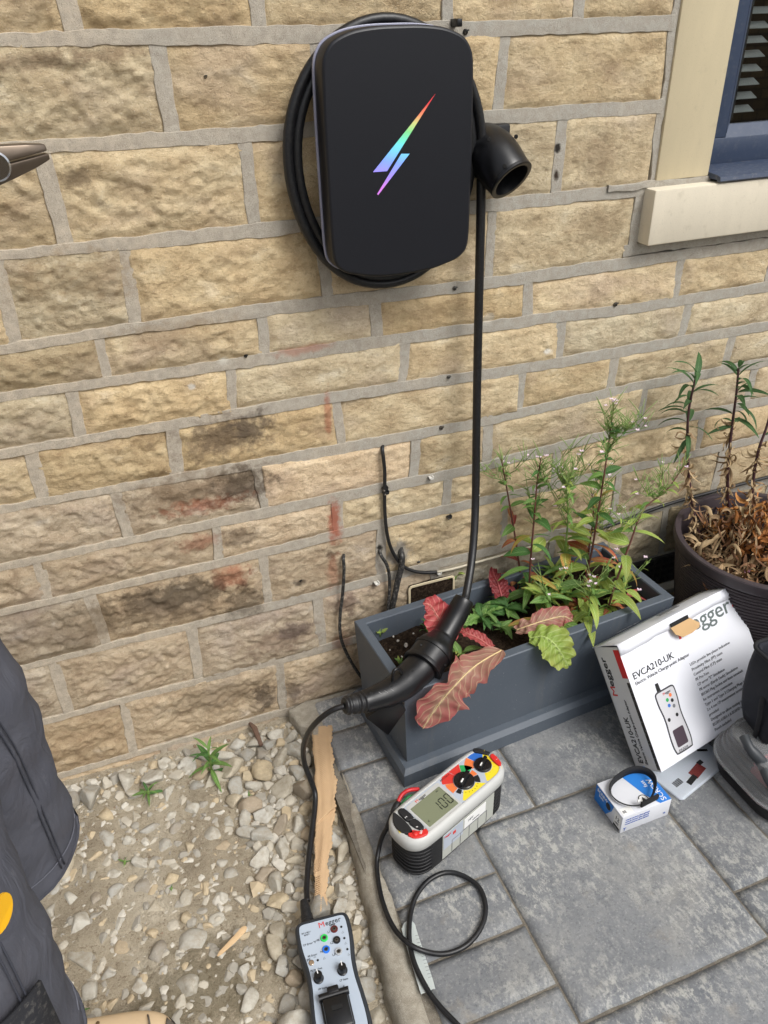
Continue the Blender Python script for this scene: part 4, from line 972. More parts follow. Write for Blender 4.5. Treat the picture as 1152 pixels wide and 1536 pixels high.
tuft('withered brown and red leaves behind the plug', 760, 885, .235, 9, .05, ('dark_red', 'brown', 'blush'), ('curl', 'wavy'), .7, up=.7)
tuft('dry brown leaves low between the stems', 865, 915, .23, 12, .05, ('brown', 'blush', 'dark_red'), ('curl', 'wavy'), .7, up=.6)
tuft('small willowherb sprout growing from the wall gap behind planter rim', 683, 868, .255, 9, .030, ('green', 'lime'), ('lance', 'oval'), .9)
# big dock leaves following a drawn midrib
def big_leaf(label, rib, widths, mk, nrm, lobes=(), n=44, curl=.3, ruffle=.004, name='dock_leaf', petiole=None, seed=1):
    rib = crom(rib, 10); L_ = len(rib); V, F, UV = [], [], []
    rs = random.Random(seed); ph = [rs.uniform(0, 6.28) for _ in range(4)]
    for i, p in enumerate(rib):
        v = i/(L_-1); t_ = (rib[min(i+1, L_-1)]-rib[max(i-1, 0)]).normalized()
        nn = nrm(v) if callable(nrm) else nrm
        s = t_.cross(nn).normalized(); up = s.cross(t_).normalized()
        for k in range(9):
            q = k/4-1; hw = interp(*widths, v)
            lob = 1+sum(a*math.exp(-((v-c_)/w_)**2) for c_, w_, a, sd in lobes if sd*q >= 0)
            jag = 1+.045*math.sin(v*38+ph[0]+2*q)+.03*math.sin(v*83+ph[1]+4*q)
            x = q*hw*lob*1.32*(jag if abs(q) > .6 else 1)
            V.append(p+s*x+up*(abs(x)*curl+ruffle*math.sin(v*40+q*3+ph[2])*abs(q)+ruffle*.5*math.cos(v*62)*(1-abs(q)))+t_*(-abs(q)*.004)); UV.append((.5+q*.5, v))
    for i in range(L_-1):
        for k in range(8): F.append([i*9+k, i*9+k+1, (i+1)*9+k+1, (i+1)*9+k])
    o = empty(name, label, 'leaf', rib[0], (0, 0, 0), 'dock leaves over the planter'); B = rib[0]
    mesh_obj('leaf_blade', [q-B for q in V], F, LM[mk], o, True, UV)
    off = (nrm(.5) if callable(nrm) else nrm)*.0012
    MB().tube([q-B+(nrm(i/(L_-1)) if callable(nrm) else nrm)*.0012 for i, q in enumerate(rib)], [.0017-.0012*i/(L_-1) for i in range(L_)], 6).build('midrib', pbr('rib_'+mk, LMR[mk], .6), o)
    if petiole: MB().tube([q-B for q in crom(petiole+[rib[0]], 5)], .0022, 7).build('leaf_stalk', stem_red, o)
    return o
LMR = {'pinkdock': srgb(214, 190, 140), 'red': srgb(196, 120, 112), 'dark_red': srgb(170, 90, 92), 'green': srgb(150, 176, 110), 'lime': srgb(170, 190, 110)}
fn = Vector((0, -1, .12)).normalized()
def nrm_hang(v): return Vector((0, 0, 1)).lerp(Vector((0.05, -1, .15)), min(1, max(0, (v-.22)/.22))).normalized()
big_leaf('large pink-red lobed leaf hanging over the planter front rim', [on_ground(752, 976, .268), on_ground(722, 993, .274), on_ground(700, 1010, .272), on_wall(684, 1026, -.338), on_wall(666, 1046, -.342), on_wall(648, 1070, -.342), on_wall(634, 1093, -.344)],
         ([0, .06, .16, .27, .33, .40, .48, .56, .62, .70, .80, .90, .96, 1], [.004, .017, .025, .028, .022, .032, .036, .028, .033, .041, .040, .028, .015, .002]), 'pinkdock', nrm_hang, ((.56, .03, -.35, 1), (.46, .02, .45, -1), (.66, .022, .5, -1), (.40, .04, .35, 1), (.29, .02, .35, -1)), ruffle=.003, curl=.12, seed=3)
big_leaf('dark red crinkled leaf standing behind the plug handle', [on_wall(672, 962, -.215), on_wall(668, 945, -.205), on_wall(656, 925, -.195), on_wall(645, 908, -.19), on_wall(634, 905, -.19)], ([0, .2, .5, .8, 1], [.012, .026, .028, .018, .003]), 'red', Vector((.1, -1, .5)).normalized(), ruffle=.004, curl=.1, seed=4)
big_leaf('narrow crimson leaf lying right of the plug', [on_ground(737, 972, .262), on_ground(718, 958, .27), on_ground(700, 950, .275), on_ground(688, 944, .272)], ([0, .3, .7, 1], [.006, .011, .010, .003]), 'red', Vector((0, -.3, 1)).normalized(), ruffle=.003, curl=.4, seed=5)
def nrm_g(v): return Vector((0, -.2, 1)).lerp(Vector((.1, -1, .25)), min(1, max(0, (v-.25)/.3))).normalized()
big_leaf('bright green crinkled leaf drooping over the planter front', [on_ground(795, 958, .268), on_ground(812, 955, .278), on_ground(827, 962, .272), on_wall(838, 975, -.318), on_wall(848, 992, -.322), on_wall(852, 1001, -.324)], ([0, .2, .5, .8, 1], [.008, .024, .032, .022, .003]), 'lime', nrm_g, ruffle=.005, curl=.1, seed=6)
big_leaf('half red half green ragged leaf along the planter front rim', [on_ground(775, 945, .265), on_ground(795, 938, .280), on_ground(820, 930, .285), on_ground(845, 925, .282), on_ground(860, 932, .274)], ([0, .2, .5, .8, 1], [.005, .014, .020, .018, .004]), 'pinkdock', Vector((0, -.55, 1)).normalized(), ((.3, .05, -.5, -1),), ruffle=.005, curl=.2, seed=7)
big_leaf('crumpled maroon leaf draped on the rear planter rim', [on_ground(752, 895, .262), on_ground(748, 878, .272), on_ground(742, 865, .275), on_ground(738, 852, .274)], ([0, .3, .6, 1], [.012, .018, .014, .004]), 'dark_red', Vector((0, -.5, 1)).normalized(), ruffle=.007, curl=.2, seed=8)

# ------------------------------------------------------------------ round ribbed pot with dead plants
PC = Vector((1.428, -.234, 0)); pr = .222; ph_ = .33
pot = empty('round_pot', 'large dark brown ribbed round plant pot beside the planter', 'pot', PC)
prof = [(.150, .001), (.160, .004)]
nrib = 30
for k in range(nrib):
    z0 = .012+(ph_-.045)*k/nrib; dz = (ph_-.045)/nrib
    rad_ = lambda z: .164+(pr-.006-.164)*(z/ph_)**.8
    prof += [(rad_(z0), z0), (rad_(z0)+.0028, z0+dz*.25), (rad_(z0)+.0028, z0+dz*.6), (rad_(z0), z0+dz*.8)]
prof += [(pr-.003, ph_-.028), (pr, ph_-.022), (pr, ph_-.003), (pr-.002, ph_), (pr-.014, ph_), (pr-.016, ph_-.004), (pr-.022, ph_-.10)]
MB().lathe(prof, 96, cap1=False).build('pot_body', pbr('pot_brown', srgb(62, 54, 58), .5, var=.12, vs=10, dust=.06), pot, ang=30)
def potsoil(x, y): return .236+.012*math.sin(x*30)+.008*math.cos(y*41)
b = MB(); rings = []
for r_ in (.002, .05, .1, .15, .203): rings.append([Vector((r_*math.cos(a), r_*math.sin(a), potsoil(r_*math.cos(a), r_*math.sin(a)))) for a in [2*math.pi*k/40 for k in range(40)]])
b.loft(rings, True, False); b.build('soil', soil_mat, pot)
DM = [pbr('dead_leaf_%d' % i, c_, .85, var=.3, vs=60) for i, c_ in enumerate((srgb(166, 108, 56), srgb(150, 124, 92), srgb(186, 130, 72), srgb(118, 84, 58), srgb(176, 152, 116)))]
DR = random.Random(33)
def ribbon(b, p, d, L_, w_, n=9, curl=1.0):
    d = Vector(d).normalized(); s = d.cross(Vector((DR.gauss(0, 1), DR.gauss(0, 1), DR.gauss(0, 1)))).normalized(); V = []
    axis = Vector((DR.gauss(0, 1), DR.gauss(0, 1), DR.gauss(0, .6))).normalized(); an = DR.gauss(0, .5)*curl
    for i in range(n):
        f = i/(n-1); w2 = w_*math.sin(math.pi*min(1, .12+f*.86))
        u_ = d.cross(s)
        V += [p-s*w2+u_*w2*.5, p-u_*w2*.2, p+s*w2+u_*w2*.5]
        p = p+d*L_/n; q = Quaternion(axis, an*(.5+DR.random())); d = q @ d; s = Quaternion(d, DR.gauss(0, .3)) @ (q @ s)
    F = [[i*3+k, i*3+k+1, (i+1)*3+k+1, (i+1)*3+k] for i in range(n-1) for k in (0, 1)]
    b.add(V, F)
litter = [MB() for _ in DM]
for k in range(950):
    a = DR.uniform(0, 6.28); r_ = .20*math.sqrt(DR.random()); x, y = r_*math.cos(a), r_*math.sin(a)
    if r_ > .198: continue
    h = DR.uniform(0, 1)**1.2*(.15 if x > -.10 else .07)*(1-(r_/.21)**3)
    mi = DR.choice((0, 0, 2, 2, 4, 3)) if (x > -.05) else DR.choice((1, 4, 1, 3))
    ribbon(litter[mi], Vector((x*.92, y*.92, potsoil(x, y)+.012+h)), (DR.gauss(0, .6), DR.gauss(0, .6), DR.choice((-1.3, -.6, .8))), DR.uniform(.04, .085), DR.uniform(.002, .0065), curl=1.2)
for k, b in enumerate(litter): tag(b.build('dead_leaves', DM[k], pot), kind='stuff')
def lily(label, path, tops, dead, L0=.085):
    o = empty('wilted_lily', label, 'plant', path[0], (0, 0, 0), 'wilted stems in the ribbed pot'); B = Vector(path[0]); P = [p-B for p in crom(path, 8)]; n = len(P)
    MB().tube(P, [.0045-.002*i/(n-1) for i in range(n)], 8).build('stem', pbr('stem_plum', srgb(74, 46, 50), .6, var=.3, vs=40), o)
    for k in range(tops):
        f = 1-.42*(k/tops)**1.1; p = P[int(f*(n-1))]; d = rdir()*(.55+.5*k/tops)+Vector((0, 0, 1.0-.75*k/tops))
        leaf(o, p, d, L0*PR.uniform(.7, 1.15), PR.choice(('slim', 'slim2', 'slim')), 'fir', PR.gauss(0, .3))
    b = [MB(), MB()]
    for k in range(dead):
        p = P[int(DR.uniform(.02, .66)*(n-1))]; ribbon(b[k % 2], p, (DR.gauss(0, .6), DR.gauss(0, .6), -1.1), DR.uniform(.03, .075), DR.uniform(.002, .0045), curl=1.2)
    for q, bb_ in zip((1, 4), b): tag(bb_.build('withered_leaves', DM[q], o), kind='stuff')
def ypot(u, v, pts, dy=0):
    b_ = on_ground(u, v, .245); return [b_]+[on_wall(a, c_, b_.y+dy*(k+1)/len(pts)) for k, (a, c_) in enumerate(pts)]
lily('wilted lily with green crown above the near rim of the ribbed pot', ypot(1052, 812, [(1040, 770), (1034, 720), (1031, 660), (1034, 610), (1045, 562)], .01), 22, 80)
lily('wilted lily with green crown growing from the back of the ribbed pot', ypot(1098, 800, [(1092, 755), (1092, 700), (1098, 640), (1104, 595), (1108, 552)], .03), 20, 70)
lily('dry leaning stem with shrivelled top in the ribbed pot', ypot(1130, 810, [(1128, 770), (1130, 720), (1138, 675), (1150, 640), (1160, 600)], .01), 3, 80)
fl = MB(); ppp = on_ground(1120, 858, .27); [ribbon(fl, ppp+Vector((DR.gauss(0, .004), DR.gauss(0, .004), 0)), (DR.gauss(0, 1), DR.gauss(0, 1), 1), .012, .004) for _ in range(5)]
o = fl.build('fallen_petal', petal2, None); tag(o, 'small fallen pink flower on the dead leaves in the pot', 'flower')

# ------------------------------------------------------------------ multifunction tester
mft_yaw = R(21)
mft = empty('multifunction_tester', 'grey and black multifunction tester with screen reading 100 standing by planter', 'tester', (.4525, -.4735, 0), (0, 0, mft_yaw))
grey_pl = pbr('grey_plastic', srgb(186, 187, 184), .45, var=.06, vs=14, bmp=.05, bs=700)
grey_lt = pbr('panel_grey', srgb(176, 184, 196), .4, var=.04)
mblack = pbr('tester_black', srgb(28, 28, 30), .55, var=.15, bmp=.2, bs=500)
TO = smooth_closed([(-.140, 0), (-.136, .026), (-.118, .043), (-.085, .048), (0, .048), (.085, .048), (.119, .043), (.136, .026), (.140, 0), (.136, -.026), (.119, -.043), (.085, -.048), (0, -.048), (-.085, -.048), (-.118, -.043), (-.136, -.026)], 5)
def sc(P, a, b_): return [(x*a, y*b_) for x, y in P]
b = MB(); lv = []
for z, s_ in ((.002, .90), (.006, .93), (.05, .945), (.088, .955), (.094, .955)): lv.append([Vector((x*s_, y*s_, z)) for x, y in TO])
b.loft(lv); b.build('lower_case', mblack, mft, ang=50)
b = MB(); lv = []
for z, i in ((.090, .002), (.0925, 0), (.110, 0), (.116, .003), (.1195, .008), (.1195, .0105), (.1170, .012), (.1168, .020)): lv.append([Vector((x, y, z)) for x, y in inset(TO, i)])
b.loft(lv); b.build('bezel', grey_pl, mft, ang=45)
for sx_ in (-1, 1):          # ribbed rubber ends
    for k in range(7):
        z = .014+k*.0105; P = [Vector((sx_*abs(x)*.95, y*.96, z)) for x, y in TO if abs(x) > .092 and x*sx_ > 0]
        P.sort(key=lambda p: math.atan2(p.y, (abs(p.x)-.06)))
        MB().tube(P, .0016, 6).build('grip_rib', mblack, mft)
ZT = .1172
def flatp(name, P, z0, z1, m, parent=mft, bev=0.0004): return prism(P, z0, z1, bev, name, m, parent)
TI = inset(TO, .0125)
flatp('face_plate', [(max(x, -.0895), y) for x, y in TI], .1165, ZT+.0006, grey_lt)
flatp('screen_surround', rrect(.090, .070, .004, 4, -.043, -.002), ZT, ZT+.0012, grey_pl)
lcd = pbr('lcd', srgb(122, 128, 104), .12, var=.04, vs=20)
flatp('screen', rrect(.080, .055, .002, 3, -.043, -.004), ZT+.001, ZT+.0018, lcd)
dig = pbr('lcd_digits', srgb(44, 48, 42), .3); red_p = pbr('red_plastic', srgb(206, 44, 40), .4, var=.06); yel = pbr('yellow_print', srgb(232, 208, 44), .5); org = pbr('orange_print', srgb(224, 118, 62), .5); grn = pbr('green_print', srgb(40, 158, 84), .5); blu = pbr('blue_print', srgb(44, 104, 190), .5); wht = pbr('white_print', srgb(232, 232, 230), .5); blk = pbr('black_print', srgb(24, 24, 26), .5); redp = pbr('red_print', srgb(204, 52, 44), .5); gry = pbr('grey_print', srgb(110, 112, 116), .5)
TM = lambda x, y, z, r=0.0: Matrix.Translation((x, y, z)) @ Matrix.Rotation(r, 4, 'Z')
# seven-segment digits 1 0 0, reading along the long side
def seg7(ch, x, y, w_, h_, parent):
    t_ = .0021; S_ = {'a': (x, y+h_, w_, t_), 'g': (x, y+h_/2, w_, t_), 'd': (x, y, w_, t_), 'f': (x-w_/2, y+h_*.75, t_, h_*.44), 'b': (x+w_/2, y+h_*.75, t_, h_*.44), 'e': (x-w_/2, y+h_*.25, t_, h_*.44), 'c': (x+w_/2, y+h_*.25, t_, h_*.44)}
    for k in {'1': 'bc', '0': 'abcdef'}[ch]:
        cx_, cy_, a, c_ = S_[k]; MB().box((cx_+(cy_-y)*.10, cy_, ZT+.0021), (a*.9, c_*.92, .0005)).build('screen_digit', dig, parent, False)
for k, ch in enumerate('100'): seg7(ch, -.042+k*.0155, -.021, .0095, .022, mft)
text('<', .009, dig, mft, TM(-.078, -.024, ZT+.002)); text('V', .006, dig, mft, TM(-.010, -.022, ZT+.002)); text('AC', .005, dig, mft, TM(-.018, .016, ZT+.002))
text('M', .0085, redp, mft, TM(-.064, .0255, ZT+.0014), sx=1.1, bold=.0002); text('egger', .0085, blk, mft, TM(-.0555, .0255, ZT+.0014), sx=1.05, bold=.0002)
text('MFT1741+', .0058, blk, mft, TM(.008, .0285, ZT+.0009))
def sector(cx_, cy_, r0, r1, a0, a1, m, name='dial_print', z=.0008):
    n = 14; cl = lambda x, y: (min(max(x, .006), .1275), min(max(y, -.0355), .0355))
    P = [cl(cx_+r1*math.cos(R(a0+(a1-a0)*k/n)), cy_+r1*math.sin(R(a0+(a1-a0)*k/n))) for k in range(n+1)]+[(cx_+r0*math.cos(R(a1+(a0-a1)*k/n)), cy_+r0*math.sin(R(a1+(a0-a1)*k/n))) for k in range(n+1)]
    V = [(x, y, ZT+z) for x, y in P]; F = [[k, k+1, 2*n-k, 2*n+1-k] for k in range(n)]
    return mesh_obj(name, V, F, m, mft, False)
d1, d2 = (.044, -.002), (.1010, -.001)
sector(*d1, .0225, .047, -140, -52, yel); sector(*d1, .0225, .046, 100, 150, redp); sector(*d1, .0225, .040, 150, 188, org); sector(*d1, .022, .033, 192, 212, blk); sector(*d1, .022, .033, -48, -14, blk); sector(*d1, .022, .033, -12, 14, org)
sector(*d1, .0225, .040, 18, 58, grn); sector(*d1, .0225, .046, 60, 99, redp)
sector(*d2, .0195, .040, -126, -15, yel); sector(*d2, .0195, .036, -14, 42, yel); sector(*d2, .0195, .036, 44, 104, blu); sector(*d2, .0195, .038, 106, 158, org)
for k in range(7):
    a = R(-145+k*15); text(str(k+1) if k % 2 else 'x', .0042, blk, mft, TM(d1[0]+.028*math.cos(a)-.001, d1[1]+.028*math.sin(a)-.001, ZT+.0009))
for k in range(6):
    a = R(-120+k*22); text('-', .005, blk, mft, TM(d2[0]+.024*math.cos(a), d2[1]+.024*math.sin(a), ZT+.0009))
text('TEST', .004, yel, mft, TM(-.133, -.004, .1203, R(75)), sx=1.1)
for (cx_, cy_), r_ in ((d1, .0215), (d2, .0185)):
    k_ = empty('dial', None, None); k_.parent = mft; k_.location = (cx_, cy_, ZT+.0008)
    MB().lathe([(r_, 0), (r_, .003), (r_*.93, .0045), (r_*.9, .005)], 36).build('dial_disc', black_gloss, k_, ang=40)
    MB().box((0, 0, .0085), (r_*1.75, r_*.42, .009), Matrix.Rotation(R(20), 3, 'Z')).build('dial_grip', black_plastic, k_, bev=.0015, ang=40)
    MB().box((-r_*.45, -r_*.15, .0134), (r_*.5, r_*.14, .0006), Matrix.Rotation(R(20), 3, 'Z')).build('dial_pointer', wht, k_, False)
# keys at both ends
def key(P, m, name='key', z=.1225): return prism(smooth_closed(P, 3), .117, z, .0012, name, m, mft)
key([(-.132, -.004), (-.131, .018), (-.120, .034), (-.112, .038), (-.110, .012), (-.112, -.010), (-.118, -.020)], mblack)
key([(-.104, .036), (-.092, .032), (-.092, .004), (-.106, .006), (-.107, .022)], mblack)
key([(-.106, .002), (-.092, 0), (-.091, -.022), (-.098, -.026), (-.105, -.014)], mblack)
key([(-.126, -.016), (-.114, -.014), (-.104, -.026), (-.092, -.030), (-.096, -.040), (-.112, -.037), (-.124, -.028)], red_p)
key([(.118, .040), (.128, .030), (.134, .014), (.136, .010), (.128, .008), (.120, .022), (.112, .034)], mblack)
key([(.136, .004), (.137, -.008), (.132, -.024), (.124, -.028), (.123, -.014), (.127, .002)], red_p)
text('2', .007, wht, mft, TM(-.101, .012, .1226, R(90))); text('x', .007, wht, mft, TM(-.101, -.018, .1226, R(90)))
MB().lathe([(.0055, 0), (.005, .002), (.001, .003)], 16, (-.115, -.0245, .1215)).build('red_button', red_p, mft); text('000', .006, wht, mft, TM(-.107, -.034, .1227, R(35)))
text('!', .006, yel, mft, TM(.127, .020, .1226, R(-60))); text('/', .006, wht, mft, TM(.129, -.012, .1226, R(-90)))
# label panel on the front side
fy = -.048*.955
def side_plate(name, x0, x1, z0, z1, m, out=.0012):
    return MB().box(((x0+x1)/2, fy-out/2+.0004, (z0+z1)/2), (x1-x0, out, z1-z0)).build(name, m, mft, False)
side_plate('label_plate', -.062, .088, .012, .086, pbr('label_grey', srgb(176, 178, 170), .5, var=.05)); side_plate('label', -.060, -.005, .040, .084, grey_lt, .0017); side_plate('sticker', -.001, .062, .052, .080, wht, .0019)
for k, x in enumerate((-.036, -.012, .014, .040, .066)): side_plate('label_line', x, x+.0008, .014, .050, gry, .0021)
side_plate('label_line', -.036, .064, .0495, .0505, gry, .0022)
FM = lambda x, z: Matrix.Translation((x, fy-.0019, z)) @ Matrix.Rotation(R(90), 4, 'X')
text('Megger', .006, redp, mft, FM(-.058, .076)); text('MFT', .008, gry, mft, FM(.010, .066)); text('calibration', .005, gry, mft, FM(.022, .058))
side_plate('label_mark', -.034, -.026, .066, .074, redp, .0022)

# test lead of the tester
tl = empty('test_lead', 'black test lead with red and green plugs looping on the paving', 'cable', (0, 0, 0))
red_c = pbr('lead_red', srgb(190, 36, 42), .45); grn_c = pbr('lead_green', srgb(28, 120, 64), .45)
j0 = on_ground(592, 1215, .098)
MB().tube(crom([on_ground(628, 1184, .105), on_ground(614, 1185, .112), on_ground(603, 1192, .108), on_ground(596, 1205, .102)], 6), .0042, 10).build('red_plug_wire', red_c, tl)
MB().tube(crom([on_ground(624, 1194, .105), on_ground(613, 1196, .108), on_ground(606, 1203, .104), on_ground(600, 1212, .100)], 6), .0038, 10).build('green_plug_wire', grn_c, tl)
MB().tube(crom([on_ground(598, 1203, .103), j0, on_ground(588, 1222, .09)], 4), [.005, .007, .0075, .0075, .0075, .007, .0065, .005, .0045], 12).build('lead_junction', rubber, tl)
MB().tube(crom([on_ground(588, 1222, .09), on_ground(584, 1233, .08), on_ground(581, 1241, .068)], 4), .0052, 12).build('lead_sleeve', rubber, tl)
cc_ = lambda x, y: (560+x/4.8, 1260+y/4.8)
LPX = [(25, 200), (60, 420), (140, 620), (260, 750), (400, 810), (540, 815), (680, 750), (780, 620), (808, 480), (760, 340), (640, 255), (520, 235), (400, 290), (310, 400), (270, 520), (258, 640), (265, 760), (300, 900), (390, 1080), (480, 1200), (600, 1325), (700, 1440), (790, 1560)]
LPZ = [.006]*23; LPZ[2] = .009; LPZ[3] = .016; LPZ[4] = .009; LPZ[15] = .009; LPZ[16] = .0075; LPZ[17] = .0085
LP = [on_ground(581, 1241, .068), on_ground(573, 1256, .045), on_ground(568, 1275, .02)]+[on_ground(*cc_(*p), z) for p, z in zip(LPX, LPZ)]
MB().tube(crom(LP, 8), .0048, 12).build('lead', cable_mat, tl)
tagm, t, bb = nodes('clear_tag'); bb.inputs['Base Color'].default_value = (.78, .84, .82, 1); bb.inputs['Roughness'].default_value = .3; bb.inputs['Transmission Weight'].default_value = .45; bb.inputs['Alpha'].default_value = .8
lt = empty('cable_tag', 'clear plastic identification tag threaded on the test lead', 'tag', on_ground(627, 1430, 0))
TP = [on_ground(*cc_(*p), 0)-lt.location for p in ((208, 640), (225, 600), (265, 588), (298, 610), (320, 680), (437, 1040), (428, 1080), (350, 1112), (334, 1090), (212, 680))]
prism(smooth_closed([(p.x, p.y) for p in TP], 4), .0022, .0036, .0004, 'tag_plate', tagm, lt)
import textwrap
for k in range(13):
    a = on_ground(*cc_(300+k*8, 690+k*25), .0042)-lt.location; c_ = on_ground(*cc_(336+k*8, 682+k*25), .0042)-lt.location
    MB().tube([a, c_], .0003, 4).build('tag_print', gry, lt, False)

# ------------------------------------------------------------------ charge point adaptor on the gravel
ev_yaw = math.atan2(-.106, .994)
eva = empty('charge_point_adaptor', 'waisted handheld charge point adaptor with coloured terminals lying on the gravel', 'adaptor', (.150, -.566, -.028), (0, 0, ev_yaw))
def evo(grow): 
    Lh = [(0, .026), (.0008, .0385), (.0045, .0465), (.012, .0505), (.03, .0515), (.055, .0505), (.08, .047), (.10, .0450), (.125, .0452), (.15, .0475), (.18, .0495), (.21, .049), (.232, .044), (.240, .034)]
    return [(w_+(grow if w_ > 0 else 0), -d) for d, w_ in Lh]+[(-w_-grow, -d) for d, w_ in Lh[::-1]]
EO = smooth_closed(evo(0), 4); ET = .050
b = MB(); b.loft([[Vector((x, y, z)) for x, y in inset(EO, i)] for z, i in ((0, .006), (.004, .001), (.02, 0), (.042, 0), (.048, .002), (ET, .005), (ET, .0065), (ET-.002, .007))]); b.build('rubber_case', pbr('adaptor_rubber', srgb(44, 48, 54), .5, var=.12, bmp=.1, bs=500), eva, ang=45)
Lp = [(.0082, .024), (.0084, .035), (.0105, .0405), (.016, .0428), (.03, .0437), (.055, .0427), (.08, .0392), (.10, .0372), (.125, .0374), (.15, .0397), (.18, .0417), (.205, .0412), (.222, .0375), (.2295, .030), (.231, .018)]
EI = smooth_closed([(w_, -d) for d, w_ in Lp]+[(-w_, -d) for d, w_ in Lp[::-1]], 3)
prism(EI, ET-.003, ET-.0006, 0, 'face_panel', pbr('adaptor_panel', srgb(176, 188, 202), .4, var=.04), eva)
ez = ET-.0004
text('M', .0145, redp, eva, TM(-.0075, -.0225, ez, R(3)), sx=1.1, bold=.0004); text('egger', .0135, blk, eva, TM(.0055, -.0215, ez, R(3)), sx=1.0, bold=.0004)
def terminal(x, d, c_):
    o = empty('terminal', None, None); o.parent = eva; o.location = (x, -d, ez)
    MB().lathe([(.0068, 0), (.0068, .002), (.006, .003), (.0042, .003), (.0038, .001)], 28).build('collar', c_, o, ang=40); MB().lathe([(.0036, 0), (.0036, .0022), (.0018, .0024), (.0014, .001)], 20).build('socket_pin', ck['steel'] if c_ is not None else blk, o, ang=40)
for x, d, c_ in ((.0195, .032, pbr('term_brown', srgb(96, 36, 34), .4)), (-.0014, .0434, pbr('term_green', srgb(50, 206, 90), .4)), (.0198, .053, blk), (-.002, .0646, pbr('term_blue', srgb(40, 116, 220), .4)), (.019, .0744, pbr('term_grey', srgb(172, 176, 180), .4))): terminal(x, d, c_)
for s_, x, d, sz in (('L1', .0065, .036, .0055), ('PE', -.0155, .046, .0055), ('L2', .0075, .057, .0055), ('N', -.013, .068, .0055), ('L3', .007, .079, .0055), ('CP Error "E"', -.041, .048, .0048), ('PE Error', -.036, .070, .0048), ('PE', -.039, .077, .007), ('PE Pre-Test', -.036, .096, .0044), ('PP State', -.028, .130, .0044), ('CP State', .010, .1255, .0044), ('IEC 61851-1', -.040, .026, .0035), ('BS7671', -.036, .030, .0035), ('A', .014, .136, .0045)): text(s_, sz, blk, eva, TM(x, -d, ez, R(2)))
for x, d in ((.033, .031), (.034, .053), (.035, .074), (-.020, .079)): MB().lathe([(.0022, 0), (.002, .0006)], 14, (x, -d, ez)).build('indicator_light', pbr('indicator', srgb(40, 42, 46), .2), eva)
for x, d in ((.0335, .041), (.0345, .062), (.0355, .083), (-.008, .078), (-.024, .071)):
    MB().tube([Vector((x-.002, -d-.002, ez)), Vector((x+.002, -d-.002, ez)), Vector((x, -d+.0018, ez)), Vector((x-.002, -d-.002, ez))], .00022, 4).build('warning_mark', blk, eva, False)
MB().lathe([(.005, 0), (.005, .0012), (.0035, .0018)], 20, (-.0316, -.0808, ez)).build('test_button', pbr('brass_button', srgb(196, 178, 160), .25, .8), eva)
for x, d, a in ((-.0243, .111, 8), (.0186, .1086, 0)):
    o = empty('knob', None, None); o.parent = eva; o.location = (x, -d, ez); o.rotation_euler = (0, 0, R(a))
    MB().lathe([(.009, 0), (.009, .002), (.0075, .003), (.0072, .015), (.0062, .0165)], 28).build('knob_cap', black_plastic, o, ang=40)
    MB().box((0, .0045, .0168), (.0016, .0075, .0008)).build('pointer', wht, o, False)
# socket with hinged cover
so = empty('mains_socket', None, None); so.parent = eva; so.location = (-.004, -.172, ez); so.rotation_euler = (0, 0, R(1))
MB().box((0, -.002, .004), (.050, .056, .008)).build('socket_base', mblack, so, bev=.003, ang=40)
MB().box((0, -.008, .0135), (.044, .050, .012), Matrix.Rotation(R(3), 3, 'X')).build('socket_cover', black_plastic, so, bev=.004, ang=40)
MB().tube([Vector((-.026, .024, .010)), Vector((.026, .024, .010))], .0065, 14).build('hinge', black_plastic, so, ang=40)
MB().box((0, .030, .010), (.020, .012, .014)).build('hinge_block', black_plastic, so, bev=.002, ang=40)
MB().box((0, -.002, .0205), (.018, .008, .001)).build('cover_recess', hl, so, False)
# cable gland on top of the adaptor: a part of the adaptor
pt = Vector((-.0245, .0, .026))
MB().lathe([(.0125, -.002), (.0125, .010), (.0115, .011), (.0115, .022), (.010, .023), (.0095, .040), (.0075, .052), (.0062, .053)], 20, pt, Matrix.Rotation(R(-90), 3, 'X')).build('cable_gland', rubber, eva, ang=35)

# ------------------------------------------------------------------ white product carton leaning back
BW, BH, BD = .384, .285, .079
carton = empty('product_carton', 'open white product carton leaning back on the planter with adaptor picture', 'box', (.924, -.547, .047), (R(-36.1), 0, R(11.2)))
side_card = pbr('white_card_shade', srgb(214, 214, 214), .55, var=.05, vs=14); kraft = pbr('kraft', srgb(190, 156, 112), .85, var=.12, vs=30)  # side card greyer than the front: shade of these faces put into colour
def face(name, P, m, th=.0025, parent=carton, n=None):
    P = [Vector(p) for p in P]; nn = (P[1]-P[0]).cross(P[2]-P[0]).normalized()*th
    return MB().loft([P, [p-nn for p in P]]).build(name, m, parent, False)
face('front_panel', [(0, 0, 0), (BW, 0, 0), (BW, 0, BH), (0, 0, BH)], white_card)
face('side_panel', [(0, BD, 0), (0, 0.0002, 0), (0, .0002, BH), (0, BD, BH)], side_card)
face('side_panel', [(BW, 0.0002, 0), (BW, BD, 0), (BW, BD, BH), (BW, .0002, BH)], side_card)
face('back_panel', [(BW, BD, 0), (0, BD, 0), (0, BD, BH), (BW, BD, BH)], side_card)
face('bottom_panel', [(0, BD, 0), (BW, BD, 0), (BW, 0.001, 0), (0, 0.001, 0)], side_card)
